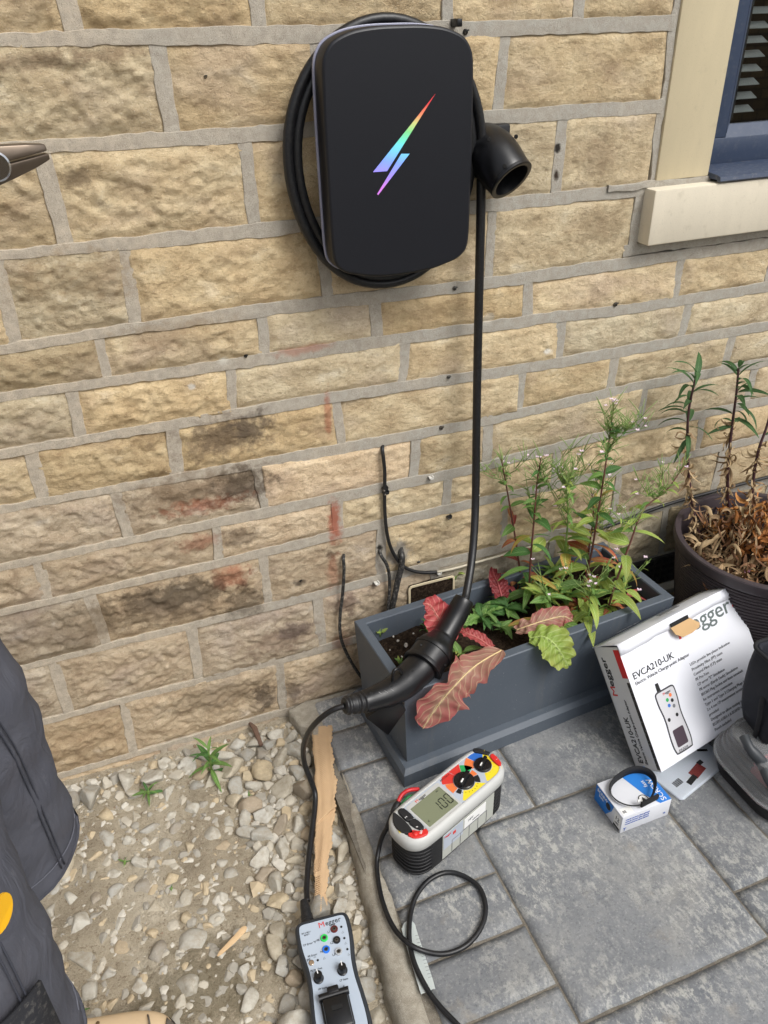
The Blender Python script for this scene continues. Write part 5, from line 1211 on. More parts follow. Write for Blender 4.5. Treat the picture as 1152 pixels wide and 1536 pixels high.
# lid: bulging top with tuck flap hanging over the front
V = []; F = []; nx = 14
for i in range(nx+1):
    x = -.004+(BW+.006)*i/nx; wv_ = .0012*math.sin(i*1.1)+.001*math.sin(i*2.7); bul = .004*math.sin(math.pi*i/nx)
    for y, z in ((BD, BH+.001), (BD*.55, BH+.006+bul*.6), (0.004, BH+.008+bul*.5), (-.006, BH+.007+bul*.4), (-.0085, BH-.004), (-.0065-.0012*math.sin(i*.9), BH-.017-wv_)): V.append((x, y, z))
for i in range(nx):
    for k in range(5): F.append([i*6+k, i*6+k+1, (i+1)*6+k+1, (i+1)*6+k])
lid = sharp(mesh_obj('lid', V, F, white_card, carton), 30); sol = lid.modifiers.new('thick', 'SOLIDIFY'); sol.thickness = .002; sol.offset = -1
CMx = lambda x, z, r=0: Matrix.Translation((x, -.0006, z)) @ Matrix.Rotation(R(90), 4, 'X') @ Matrix.Rotation(r, 4, 'Z')
# torn tab showing brown board
face('torn_hole', [(.150, -.0106, BH-.004), (.208, -.0106, BH-.004), (.208, -.0104, BH-.013), (.150, -.0104, BH-.013)], hl, .0006)
tab = [(.149, -.0105, BH-.013), (.210, -.0105, BH-.012), (.233, -.013, BH-.033), (.224, -.016, BH-.040), (.195, -.018, BH-.043), (.168, -.017, BH-.042), (.153, -.014, BH-.030)]
MB().loft([[Vector(p) for p in tab], [Vector(p)+Vector((0, .0016, 0)) for p in tab]]).build('torn_tab', kraft, carton, False)
face('lid_slot', [(.140, -.0005, BH+.0190), (.205, -.0005, BH+.0190), (.205, .012, BH+.0195), (.140, .012, BH+.0195)], gry, .0006)
logo_grey = pbr('logo_grey', srgb(96, 106, 104), .5, var=.1)
text('M', .046, redp, carton, CMx(.166, .236), width=.046); text('egger', .052, logo_grey, carton, CMx(.217, .237), width=.132, bold=.0006)
b = MB().box((.361, -.0007, .246), (.006, .0006, .006)); b.build('logo_dot', redp, carton, False)
text('EVCA210-UK', .0205, blk, carton, CMx(.012, .206), width=.126, bold=.0004); text('Electric Vehicle Charge-point Adaptor', .0105, blk, carton, CMx(.012, .193), width=.170)
lines = ['LEDs provide live phase indication', 'Proximity Pilot (PP) state', 'Control Pilot (CP) state', 'PE Pre-Test', 'CP error "E" Simulation', 'PE error (Earth Fault) Simulation', 'BS1363 Plug Socket and 4mm terminals', 'for instrument connection', 'Type 1 and Type 2 Charging Plugs included', '2 x 4 mm CP measurement terminals', 'provided', 'Designed to allow testing in accordance with', 'IEC/EN 61851-1 & ISO/HD 60364-7-722', 'Pouch included']
for k, s_ in enumerate(lines): text(s_, .0092, gry, carton, CMx(.175+k*.0004, .171-.01215*k), width=.00397*len(s_))
# printed picture of the adaptor
def printp(P, z, m, name='print'): 
    V = [(x, -.0006-z, y) for x, y in P]; return mesh_obj(name, V, [list(range(len(V)))], m, carton, False)
px0, pz0 = .081, .157
sc_ = .60
PO = [(px0+x*sc_+(-y)*.0, pz0+y*sc_) for x, y in EO]
printp(PO, 0, pbr('print_dark', srgb(58, 58, 62), .5), 'printed_adaptor'); printp([(px0+x*sc_, pz0+y*sc_) for x, y in inset(EO, .006)], .0003, pbr('print_silver', srgb(196, 196, 200), .5), 'printed_panel')
def pcirc(x, d, r_, m): printp([(px0+x*sc_+r_*math.cos(a), pz0-d*sc_+r_*math.sin(a)) for a in [k*math.pi/8 for k in range(16)]], .0006, m, 'printed_terminal')
for x, d, m_ in ((.0195, .032, org), (-.0014, .0434, grn), (.0198, .053, blk), (-.002, .0646, blu), (.019, .0744, gry), (-.0243, .111, blk), (.0186, .1086, blk)): pcirc(x, d, .0042, m_)
printp([(px0+x*sc_, pz0-.185*sc_+y*sc_) for x, y in rrect(.056, .066, .006, 3)], .0006, pbr('print_plum', srgb(66, 52, 62), .5), 'printed_socket')
printp([(px0+x, pz0+y) for x, y in ((-.020, 0), (-.009, 0), (-.010, .018), (-.019, .018))], .0003, blk, 'printed_gland')
text('M', .008, redp, carton, Matrix.Translation((0, -.0006, 0)) @ CMx(px0-.008, pz0-.013)); text('egger', .008, blk, carton, Matrix.Translation((0, -.0006, 0)) @ CMx(px0-.001, pz0-.013)); text('EVCA210', .007, blk, carton, Matrix.Translation((0, -.0006, 0)) @ CMx(px0-.017, pz0-.140))
# left side print (reads up the panel) with red and black corner bands
SM = lambda y, z: Matrix.Translation((-.0006, y, z)) @ Matrix.Rotation(R(-90), 4, 'Z') @ Matrix.Rotation(R(90), 4, 'X') @ Matrix.Rotation(R(90), 4, 'Z')
text('M', .022, redp, carton, SM(.054, .168), width=.022); text('egger', .022, blk, carton, SM(.054, .192), width=.068, bold=.0004); text('EVCA210-UK', .0195, blk, carton, SM(.048, .012), width=.108, bold=.0004); text('Electric Vehicle Charge-point Adaptor', .0098, blk, carton, SM(.034, .012), width=.150)
face('corner_band', [(-.0005, .018, .214), (-.0005, .0003, .214), (-.0005, .0003, BH-.006), (-.0005, .018, BH-.006)], red_p, .0004)
worn = pbr('worn_black_print', srgb(40, 36, 34), .6, var=.5, vs=60, dust=.8)
face('corner_band', [(-.0005, .010, .004), (-.0005, .0003, .004), (-.0005, .0003, .204), (-.0005, .010, .204)], worn, .0004)
for k in range(3): text('Handle with care', .010, gry, carton, Matrix.Translation((.055, .052-.016*k, BH+.0125)) @ Matrix.Rotation(R(-9), 4, 'X')) if k < 2 else None

# ------------------------------------------------------------------ blister pack under the carton
bp = empty('blister_pack', 'clear blister pack with red tool picture on the paving under the carton', 'packaging', (.945, -.589, .0005), (0, 0, R(15.2)))
prism(rrect(.176, .115, .008, 4, .086, .050), 0, .006, .001, 'card', pbr('pack_card', srgb(206, 210, 220), .5, var=.04), bp)
m, t, bb = nodes('clear_plastic'); bb.inputs['Base Color'].default_value = (.95, .97, .97, 1); bb.inputs['Roughness'].default_value = .08; bb.inputs['Transmission Weight'].default_value = 1; bb.inputs['IOR'].default_value = 1.2; clear_mat = m
prism(rrect(.184, .123, .010, 4, .086, .050), .0066, .012, .002, 'blister', clear_mat, bp)
bz = .0064
MB().box((.088, .018, bz), (.040, .022, .0006), Matrix.Rotation(R(8), 3, 'Z')).build('printed_tool', pbr('print_maroon', srgb(126, 44, 42), .5, var=.3, vs=200), bp, False)
MB().box((.058, .010, bz+.0003), (.030, .012, .0006), Matrix.Rotation(R(8), 3, 'Z')).build('printed_tool', blk, bp, False); MB().box((.112, .028, bz+.0003), (.014, .010, .0006)).build('printed_tool', blk, bp, False)
MB().box((.146, .046, bz), (.024, .006, .0006), Matrix.Rotation(R(-35), 3, 'Z')).build('hanger_slot', blk, bp, False)
for k in range(14): MB().box((.016+k*.0017, .024, bz), (.0004+.0007*(k % 3 == 0), .014, .0005)).build('barcode_bar', blk, bp, False)

# ------------------------------------------------------------------ small blue and white box
sbx = empty('screw_box', 'small blue and white cardboard screw box on the paving', 'box', (.778, -.614, 0), (0, 0, R(.3)))
w_, d_, h_ = .120, .092, .050
MB().box((w_/2, d_/2, h_/2+.0005), (w_, d_, h_)).build('carton', pbr('screw_card', srgb(214, 216, 222), .5, var=.05, vs=20), sbx, bev=.0012, ang=40)
skyb = pbr('sky_blue_print', srgb(36, 120, 204), .5, var=.06); inkb = pbr('blue_ink', srgb(60, 96, 176), .5)
def top(P, m, name='print', z=0): return mesh_obj(name, [(x, y, h_+.0009+z) for x, y in P], [list(range(len(P)))], m, sbx, False)
def left(P, m, name='print', z=0): return mesh_obj(name, [(-.0004-z, y, q) for y, q in P], [list(range(len(P)))[::-1]], m, sbx, False)
def frontp(P, m, name='print', z=0): return mesh_obj(name, [(x, -.0004-z, q) for x, q in P], [list(range(len(P)))], m, sbx, False)
top([(.056, .0915), (.075, .030), (.092, .001), (.1195, .001), (.1195, .0915)], skyb); left([(.0915, .049), (.0915, .002), (.050, .002), (.034, .030), (.030, .049)], skyb)
text('SCREW', .017, wht, sbx, Matrix.Translation((.111, .004, h_+.0012)) @ Matrix.Rotation(R(90), 4, 'Z'), bold=.0002); text('fast', .012, wht, sbx, Matrix.Translation((.094, .045, h_+.0012)) @ Matrix.Rotation(R(90), 4, 'Z'))
top([(.066+.011*math.cos(k*math.pi/10), .022+.011*math.sin(k*math.pi/10)) for k in range(20)], blk, 'emblem', .0003); top([(.066+.009*math.cos(k*math.pi/10), .022+.009*math.sin(k*math.pi/10)) for k in range(20)], wht, 'emblem', .0005); top([(.061, .018), (.071, .018), (.066, .028)], blk, 'emblem', .0007)
LMx = lambda y, z: Matrix.Translation((-.0007, y, z)) @ Matrix.Rotation(R(-90), 4, 'Z') @ Matrix.Rotation(R(90), 4, 'X')
text('SCREW', .011, wht, sbx, LMx(.086, .036)); text('box', .010, wht, sbx, LMx(.078, .027)); left([(.046+.008*math.cos(k*math.pi/9), .031+.009*math.sin(k*math.pi/9)) for k in range(18)], blk, 'emblem', .0003)
left([(.024, .046), (.024, .003), (.002, .003), (.002, .046)], wht, 'label', .0002); text('12', .014, blk, sbx, LMx(.021, .026)); text('x60', .008, blk, sbx, LMx(.020, .015)); left([(.023, .010), (.023, .004), (.003, .004), (.003, .010)], blk, 'label', .0005)
FMx = lambda x, z: Matrix.Translation((x, -.0007, z)) @ Matrix.Rotation(R(90), 4, 'X')
for k in range(3): text('wood screws zinc plated', .0058, inkb, sbx, FMx(.008, .038-.007*k))
text('T', .012, inkb, sbx, FMx(.006, .006)); text('+', .012, inkb, sbx, FMx(.104, .010)); top([(.004, .002), (.030, .002), (.030, .020), (.004, .020)], wht, 'label', .0001); text('BE', .008, blk, sbx, Matrix.Translation((.007, .008, h_+.0012)))
# black strap loop on the box
st = empty('strap', 'black elastic strap loop lying on the small blue and white box', 'strap', (.836, -.566, h_+.001))
V = []; F = []; n = 64
for k in range(n):
    a = 2*math.pi*k/n; r1 = .047+.004*math.sin(2*a+.6)+.002*math.sin(3*a); hgt = .012+.005*math.sin(a+.8); zb_ = .0005+.004*(1+math.sin(a+2.3))
    e_ = Vector((math.cos(a), math.sin(a)*.86, 0)); nr = e_.normalized(); tilt = nr*.004
    for q in (e_*r1+Vector((0, 0, zb_)), e_*r1+tilt+Vector((0, 0, zb_+hgt)), e_*r1+tilt-nr*.0018+Vector((0, 0, zb_+hgt)), e_*r1-nr*.0018+Vector((0, 0, zb_))): V.append(q)
for k in range(n):
    for j in range(4): F.append([k*4+j, k*4+(j+1) % 4, ((k+1) % n)*4+(j+1) % 4, ((k+1) % n)*4+j])
fabric_black = pbr('webbing_black', srgb(24, 25, 29), .85, var=.25, vs=120, bmp=.3, bs=900)
mesh_obj('band', V, F, fabric_black, st)
MB().box((.010, -.0405, .012), (.046, .005, .014), Matrix.Rotation(R(6), 3, 'Z')).build('overlap', fabric_black, st, bev=.001, ang=40)
MB().lathe([(.004, 0), (.0035, .002)], 14, (-.012, -.034, .014), Matrix.Rotation(R(60), 3, 'X')).build('popper', wht, st)

# ------------------------------------------------------------------ clear case and dark bag at the patio edge of view
case = empty('tool_case', 'clear lidded case with black base and bulky grey latches on the paving', 'case', (1.255, -.629, 0))
PB = rrect(.40, .235, .075, 8)
b = MB(); b.loft([[Vector((x, y, z)) for x, y in inset(PB, i)] for z, i in ((.001, .018), (.006, .012), (.03, .006), (.050, .004))]); b.build('case_base', pbr('case_black', srgb(18, 18, 20), .5, var=.2), case, ang=50)
m, t, bb = nodes('case_clear'); bb.inputs['Base Color'].default_value = (.80, .82, .84, 1); bb.inputs['Roughness'].default_value = .10; bb.inputs['Transmission Weight'].default_value = .80; bb.inputs['IOR'].default_value = 1.25; case_clear = m
lv = [(.050, -.004), (.054, -.004), (.056, 0)]
for k in range(4): lv += [(.060+k*.016, .002+k*.006), (.068+k*.016, .004+k*.006), (.070+k*.016, .008+k*.006)]
b = MB(); b.loft([[Vector((x, y, z)) for x, y in inset(PB, i)] for z, i in lv]); b.build('case_lid', case_clear, case, ang=40)
MB().box((-.02, .03, .080), (.16, .10, .04)).build('contents', pbr('contents_pale', srgb(190, 186, 184), .6, var=.3, vs=30), case, bev=.01, ang=40)
MB().box((-.12, -.03, .080), (.09, .07, .045)).build('contents', pbr('contents_red', srgb(150, 64, 66), .6, var=.5, vs=30), case, bev=.01, ang=40)
latch = pbr('latch_dark', srgb(52, 56, 60), .5, var=.15)
for y0, z0 in ((-.062, .085), (.005, .115)):
    MB().tube(crom([Vector((-.178, y0+.03, z0+.028)), Vector((-.182, y0+.005, z0+.018)), Vector((-.165, y0-.018, z0-.006)), Vector((-.150, y0-.028, z0-.036))], 5), [.010]*6+[.012]*5+[.010]*5, 12).build('latch', latch, case, ang=50)
bag = empty('fabric_bag', 'dark navy open fabric bag resting on the clear case', 'bag', (1.266, -.572, .121))
navy = pbr('navy_fabric', srgb(26, 29, 38), .85, var=.2, vs=30, bmp=.3, bs=600)
PBg = rrect(.30, .11, .022, 6)
b = MB(); b.loft([[Vector((x+.010*math.sin(z*40+y*20), y, z)) for x, y in inset(PBg, i)] for z, i in ((0, .01), (.03, 0), (.09, .004), (.15, -.008), (.190, -.004), (.200, .002), (.190, .008), (.05, .014))], True, True); b.build('bag_body', navy, bag)
[MB().box((-.11+.035*k, .012*math.sin(k*2), .165+.008*math.cos(k*3)), (.03, .05, .05), Euler((.3*k, .5*k, k)).to_matrix()).build('bag_contents', pbr('contents_grey', srgb(120, 122, 126), .7, var=.3), bag, bev=.006, ang=40) for k in range(5)]
MB().tube([Vector((x, y, .199)) for x, y in inset(PBg, -.001)+[inset(PBg, -.001)[0]]], .0042, 8).build('piping', fabric_black, bag)
MB().tube([Vector((-.152, -.01, .15)), Vector((-.156, -.012, .10)), Vector((-.150, -.014, .05)), Vector((-.147, -.015, -.01))], .006, 8, flat=.4).build('strap', fabric_black, bag)

# ------------------------------------------------------------------ cardboard strip, twig, weeds on the gravel
cb = empty('cardboard_strip', 'torn brown corrugated cardboard strip along the patio edge', 'cardboard', on_ground(485, 1220, -.01))
lft = [(467, 1092), (472, 1150), (474, 1210), (472, 1265), (471, 1310), (473, 1372)]; rgt_ = [(497, 1088), (499, 1135), (505, 1180), (500, 1240), (492, 1300), (490, 1362)]
V = []; F = []; nseg = 300; nw = 7
for i in range(nseg+1):
    f_ = i/nseg; a = [interp(np.linspace(0, 1, 6), [p[q] for p in lft], f_) for q in (0, 1)]; c_ = [interp(np.linspace(0, 1, 6), [p[q] for p in rgt_], f_) for q in (0, 1)]
    rag = 2.2*math.sin(i*.13)+1.2*math.sin(i*.31)+.9*math.sin(i*.9)
    for k in range(nw):
        g_ = k/(nw-1); u_ = a[0]*(1-g_)+c_[0]*g_+(rag*.7 if k == nw-1 else rag*.35 if k == 0 else 0); v_ = a[1]*(1-g_)+c_[1]*g_
        cor = (.0010*math.sin(i*2.1) if g_ < .55 else .0001*math.sin(i*2.1))+.010*math.sin(f_*2.6+.4)+(.008*g_ if f_ < .5 else -.002)+(.004 if abs(g_-.5) < .1 else 0)
        V.append(on_ground(u_, v_, -.012+cor)-cb.location)
for i in range(nseg):
    for k in range(nw-1): F.append([i*nw+k, i*nw+k+1, (i+1)*nw+k+1, (i+1)*nw+k])
o = mesh_obj('board', V, F, pbr('corrugated', srgb(192, 162, 126), .9, var=.14, vs=30), cb); sol = o.modifiers.new('thick', 'SOLIDIFY'); sol.thickness = .003; sol.offset = 0
a = on_ground(326, 1434, -.026); c_ = on_ground(369, 1390, -.020); tw = (c_-a)
o = MB().tube([a, a+tw*.1, a.lerp(c_, .5)+Vector((.003, 0, .001)), c_-tw*.08, c_], [.0015, .004, .006, .0065, .003], 7, flat=.5).build('wood_splinter', pbr('raw_wood', srgb(206, 176, 136), .8, var=.2, vs=60), None, ang=40)
tag(o, 'pale wood splinter lying on the gravel left of the adaptor', 'splinter')
a = on_ground(375, 1085, -.03); c_ = on_ground(392, 1118, -.03)
tag(MB().tube([a, a.lerp(c_, .4)+Vector((.002, 0, .012)), c_], [.004, .007, .005], 7).build('dry_twig', pbr('twig_bark', srgb(110, 86, 72), .9, var=.4, vs=60), None, ang=40), 'short dry brown twig stuck in the stones near the wall', 'twig')
a = on_ground(330, 1094, -.035); c_ = on_ground(362, 1086, -.035)
tag(MB().tube(crom([a, a.lerp(c_, .5)+Vector((0, -.004, 0)), c_], 4), .0016, 6).build('dry_straw', pbr('straw', srgb(200, 186, 156), .8), None), 'pale dry straw lying at the foot of the wall', 'straw')
def ground_weed(label, u, v, hgt, n, L0):
    B = on_ground(u, v, -.042); o = empty('ground_weed', label, 'weed', B, (0, 0, 0), 'weeds in the gravel'); MB().tube([Vector((0, 0, -.01)), Vector((.002, 0, hgt*.5)), Vector((.004, .002, hgt))], [.003, .0024, .001], 7).build('stem', stem_green, o)
    for k in range(n):
        f_ = (k+.5)/n; a_ = k*2.4; d = Vector((math.cos(a_), math.sin(a_), .15+f_*1.1)); leaf(o, Vector((.002*f_, 0, hgt*f_)), d, L0*PR.uniform(.75, 1.15)*(1.1-.4*f_), PR.choice(('slim', 'slim', 'lance')), 'green' if k % 3 else 'deep', PR.gauss(0, .2))
ground_weed('tall narrow-leaved weed growing at the wall foot in the gravel', 318, 1160, .085, 15, .062); ground_weed('small star-shaped weed in the gravel near the wall', 222, 1192, .014, 9, .042)
ground_weed('tiny green weed in the bare gravel', 186, 1294, .006, 5, .016); ground_weed('tiny weed seedling among the flat gravel', 256, 1335, .006, 4, .012); ground_weed('tiny green weed beside the tan boot', 120, 1518, .010, 6, .020)
ground_weed('tiny yellow-green sprout near the loose grey stones', 372, 1194, .008, 4, .012)

# ------------------------------------------------------------------ person in work shorts, left of the view, holding pliers
GND = -.040
per = empty('person', 'person in dark grey work shorts and tan boots standing on the gravel', 'person', (-.40, -.69, GND))
po = per.location.copy()
J = {'pelvis': (-.39, -.69, .93, .115, .105), 'hf': (-.36, -.60, .88, .082, .082), 'hn': (-.36, -.79, .88, .082, .082), 'kf': (-.345, -.575, .47, .054, .052), 'kn': (-.345, -.845, .47, .054, .052),
     'cf': (-.362, -.590, .32, .052, .05), 'cn': (-.365, -.85, .32, .052, .05), 'af': (-.368, -.612, .07, .036, .036), 'an': (-.378, -.868, .07, .036, .036), 'tf': (-.26, -.636, GND+.045, .03, .025), 'tn': (-.26, -.89, GND+.045, .03, .025),
     'w': (-.43, -.69, 1.10, .125, .10), 'ch': (-.43, -.69, 1.30, .15, .11), 'n0': (-.42, -.69, 1.44, .06, .06), 'n1': (-.40, -.69, 1.53, .052, .052), 'h0': (-.385, -.69, 1.60, .07, .082), 'h1': (-.385, -.69, 1.69, .075, .09), 'h2': (-.39, -.69, 1.75, .05, .06),
     'sn': (-.42, -.86, 1.385, .062, .06), 'en': (-.335, -.935, 1.13, .042, .04), 'wn': (-.205, -.775, 1.29, .027, .024), 'pn': (-.165, -.735, 1.325, .032, .018),
     'sf': (-.42, -.52, 1.385, .062, .06), 'ef': (-.46, -.45, 1.12, .042, .04), 'wf': (-.41, -.44, .88, .027, .024), 'pf': (-.395, -.445, .80, .034, .018)}
E_ = [('pelvis', 'hf'), ('pelvis', 'hn'), ('hf', 'kf'), ('hn', 'kn'), ('kf', 'cf'), ('kn', 'cn'), ('cf', 'af'), ('cn', 'an'), ('af', 'tf'), ('an', 'tn'), ('pelvis', 'w'), ('w', 'ch'), ('ch', 'n0'), ('n0', 'n1'), ('n1', 'h0'), ('h0', 'h1'), ('h1', 'h2'),
      ('ch', 'sn'), ('sn', 'en'), ('en', 'wn'), ('wn', 'pn'), ('ch', 'sf'), ('sf', 'ef'), ('ef', 'wf'), ('wf', 'pf')]
def fing(pre, base, chain, r0=.0088):
    prev = base
    for k, p in enumerate(chain): J[pre+str(k)] = (*p, r0-.0008*k, r0-.0008*k); E_.append((prev, pre+str(k))); prev = pre+str(k)
# right hand closed round the pliers' handles, left hand relaxed
pl0, pl1 = Vector((-.185, -.750, 1.330)), Vector((-.012, -.704, 1.354))
dirp = (pl1-pl0).normalized(); sidep = dirp.cross(Vector((0, 0, 1))).normalized(); upp = sidep.cross(dirp)
for k in range(4):
    o_ = pl0+dirp*(.052-.019*k); ln_ = (.9, 1.0, .95, .8)[k]
    fing('r%d' % k, 'pn', [o_+sidep*.026*ln_+upp*.012, o_+sidep*.022*ln_-upp*.016, o_-sidep*.004-upp*.024, o_-sidep*.018+upp*-.010])
fing('rt', 'pn', [pl0+dirp*.03-sidep*.022+upp*.022, pl0+dirp*.060-sidep*.012+upp*.024, pl0+dirp*.082+sidep*.002+upp*.022], .0098)
pfv = Vector(J['pf'][:3])
for k in range(4):
    o_ = pfv+Vector((.026-.017*k, 0, -.015)); l_ = (.9, 1.0, .94, .75)[k]
    fing('l%d' % k, 'pf', [o_+Vector((0, -.004, -.03*l_)), o_+Vector((.0, -.012, -.058*l_)), o_+Vector((0, -.026, -.078*l_))])
fing('lt', 'pf', [pfv+Vector((.036, -.004, -.005)), pfv+Vector((.046, -.010, -.030)), pfv+Vector((.046, -.018, -.052))], .0095)
names = list(J); idx = {n_: i for i, n_ in enumerate(names)}
me = bpy.data.meshes.new('body'); me.from_pydata([Vector(J[n_][:3])-po for n_ in names], [(idx[a], idx[b_]) for a, b_ in E_], []); me.update()
body = bpy.data.objects.new('body', me); C.objects.link(body); body.parent = per
skin_m = pbr('skin', srgb(206, 160, 136), .55, var=.08, vs=25); me.materials.append(skin_m)
sk = body.modifiers.new('skin', 'SKIN'); sk.use_smooth_shade = True
for i, n_ in enumerate(names):
    sv = me.skin_vertices[0].data[i]; sv.radius = (J[n_][3], J[n_][4]); sv.use_root = (n_ == 'pelvis')
sb_ = body.modifiers.new('sub', 'SUBSURF'); sb_.levels = 1; sb_.render_levels = 2
def loftp(name, rings, m, cap=False, seg=36, fold=.004, parent=per, thick=.004, nfold=5, sd=0):
    """rings: (cx, cy, cz, rx, ry); garment tube with soft folds"""
    RR = []
    R_ = crom([Vector(r_[:3]) for r_ in rings], 6); RX = crom([Vector((r_[3], r_[4], 0)) for r_ in rings], 6)
    for k, (c_, e_) in enumerate(zip(R_, RX)):
        ring_ = []
        for j in range(seg):
            a = 2*math.pi*j/seg; w_ = 1+fold/.1*math.sin(nfold*a+c_.z*26+sd)*.35+fold/.1*.5*math.sin(3*a-c_.z*41+sd*2)*.4+fold/.1*.35*math.sin(a*2+c_.z*75+sd)
            ring_.append(c_-po+Vector((e_.x*math.cos(a)*w_, e_.y*math.sin(a)*w_, .004*math.sin(a*2+sd))))
        RR.append(ring_)
    o = MB().loft(RR, cap, cap).build(name, m, parent); s_ = o.modifiers.new('thick', 'SOLIDIFY'); s_.thickness = thick; s_.offset = -1; return o
m, t, bb = nodes('work_cotton'); bb.inputs['Roughness'].default_value = .9; bb.inputs['Specular IOR Level'].default_value = .15; c = coords(t, 'Object')
f, g, h = noise(t, c, 9, 5, .6), noise(t, c, 45, 6, .7), noise(t, c, 1400, 2, .6)
col = mix(t, f, srgb(74, 76, 86), srgb(96, 97, 104)); col = mix(t, ramp(t, g, [(.62, (0, 0, 0)), (.8, (.4, .4, .4))]), col, srgb(130, 130, 134)); col = mix(t, ramp(t, noise(t, c, 6, 4), [(.5, (0, 0, 0)), (.75, (.5, .5, .5))]), col, srgb(72, 64, 60))
t.links.new(col, bb.inputs['Base Color']); n1 = bump(t, bb, noise(t, coords(t, 'Object', (1, 1, .55)), 20, 4, .55, 1.6), .75, .007); bump(t, bb, h, .4, .0006, n1); cotton = m
loftp('shorts_leg', [(-.294, -.567, .455, .108, .102), (-.294, -.567, .467, .108, .102), (-.296, -.572, .58, .112, .105), (-.300, -.582, .72, .118, .110), (-.315, -.60, .84, .122, .112), (-.37, -.64, .94, .115, .12)], cotton, fold=.0055, sd=1)
loftp('shorts_leg', [(-.300, -.84, .455, .108, .102), (-.300, -.84, .467, .108, .102), (-.302, -.838, .58, .112, .105), (-.306, -.832, .72, .118, .110), (-.325, -.80, .84, .122, .112), (-.37, -.745, .94, .115, .12)], cotton, fold=.0055, sd=4)
loftp('waist', [(-.37, -.69, .80, .09, .15), (-.385, -.69, .88, .135, .195), (-.40, -.69, .96, .140, .18), (-.42, -.69, 1.02, .135, .17)], cotton, fold=.003, sd=2)
for (cx_, cy_), z in (((-.2945, -.567), .458), ((-.3005, -.84), .458)):
    MB().tube([Vector((cx_+.1095*math.cos(2*math.pi*k/40), cy_+.1035*math.sin(2*math.pi*k/40), z+.018))-po for k in range(41)], .0010, 5).build('hem_stitching', pbr('thread', srgb(96, 98, 108), .8), per)
thr = pbr('seam_thread', srgb(58, 60, 70), .9)
for cyb, rows in ((-.567, [(-.294, -.567, .462, .1085, .1025), (-.296, -.572, .58, .1125, .1055), (-.300, -.582, .72, .1185, .1105), (-.315, -.60, .84, .1225, .1125)]), (-.84, [(-.300, -.84, .462, .1085, .1025), (-.302, -.838, .58, .1125, .1055), (-.306, -.832, .72, .1185, .1105), (-.325, -.80, .84, .1225, .1125)])):
    for ph2 in (-38, -34.5):
        MB().tube(crom([Vector((a+(d+.0016)*math.cos(R(ph2)), b_+(e+.0016)*math.sin(R(ph2)), c_))-po for a, b_, c_, d, e in rows], 6), .0012, 6).build('side_seam', thr, per)
# patch pocket and round badge on the leg nearer the viewer
def legp(phi, z, out=.004):
    f_ = (z-.46)/(.72-.46); cx_ = -.300-.006*f_; cy_ = -.84+.008*f_; return Vector((cx_+(.109+.009*f_+out)*math.cos(phi), cy_+(.103+.007*f_+out)*math.sin(phi), z))-po
V = [legp(R(-100+k*9), z-.0006*k*k*.5, .0115) for z in (.500, .55, .60, .655) for k in range(9)]; F = [[r_*9+k, r_*9+k+1, (r_+1)*9+k+1, (r_+1)*9+k] for r_ in range(3) for k in range(8)]
o = mesh_obj('knee_patch', V, F, pbr('patch_black', srgb(30, 31, 36), .9, var=.35, vs=45, dust=.25, bmp=.4, bs=500), per); o.modifiers.new('thick', 'SOLIDIFY').thickness = .003
best = min(((abs((lambda q: (CX+FPX*q.dot(rgt2)/q.dot(fwd)))(legp(R(ph_), z_/1000)+po-CAM)+14)+abs((lambda q: (CY-FPX*q.dot(up2)/q.dot(fwd)))(legp(R(ph_), z_/1000)+po-CAM)-1370)), ph_, z_/1000) for ph_ in range(-120, 0, 3) for z_ in range(600, 860, 6))
V = [legp(R(best[1])+.017/.115*math.cos(a), best[2]+.019*math.sin(a), .0125) for a in [2*math.pi*k/24 for k in range(24)]]
o = mesh_obj('badge', V, [list(range(24))], pbr('badge_yellow', srgb(236, 178, 20), .5), per, False); o.modifiers.new('thick', 'SOLIDIFY').thickness = .002
shirt = pbr('shirt_navy', srgb(40, 46, 60), .9, var=.15, bmp=.3, bs=500)
loftp('shirt', [(-.43, -.69, .96, .155, .195), (-.43, -.69, 1.1, .150, .185), (-.43, -.69, 1.28, .165, .20), (-.425, -.69, 1.38, .145, .205), (-.42, -.69, 1.45, .075, .09), (-.415, -.69, 1.47, .066, .07)], shirt, fold=.003, sd=7)
for s_, e_ in (('sn', 'en'), ('sf', 'ef')):
    a, b_ = Vector(J[s_][:3]), Vector(J[e_][:3]); MB().tube([(a.lerp(b_, q)-po) for q in (-.15, .1, .4, .7)], [.070, .078, .070, .066], 20, cap=False).build('sleeve', shirt, per)
hair = MB(); hc = Vector((-.395, -.69, 1.685))-po; rings = []
for k in range(9):
    th = R(8+k*11); rings.append([hc+Vector(((.098*math.cos(a)-(.012 if k > 4 else 0))*math.sin(th) if math.cos(a) < .35 or k < 4 else .085*math.cos(a)*math.sin(R(46)), .090*math.sin(a)*math.sin(th), .098*math.cos(th) if math.cos(a) < .35 or k < 4 else .098*math.cos(R(46)))) for a in [2*math.pi*j/28 for j in range(28)]])
hair.loft(rings, True, False).build('hair', pbr('hair_brown', srgb(60, 44, 34), .8, var=.3, vs=90), per)
fc = Vector((-.385, -.69, 1.625))-po
for s_ in (-1, 1):
    MB().lathe([(.001, -.012), (.010, -.008), (.012, 0), (.010, .008), (.001, .012)], 14, fc+Vector((.082, s_*.031, .022))).build('eye', pbr('eye_white', srgb(230, 226, 220), .3), per)
    MB().tube(crom([fc+Vector((-.005, s_*.086, .03)), fc+Vector((-.02, s_*.096, .02)), fc+Vector((-.012, s_*.092, -.02)), fc+Vector((0, s_*.084, -.03))], 4), .007, 8).build('ear', skin_m, per)
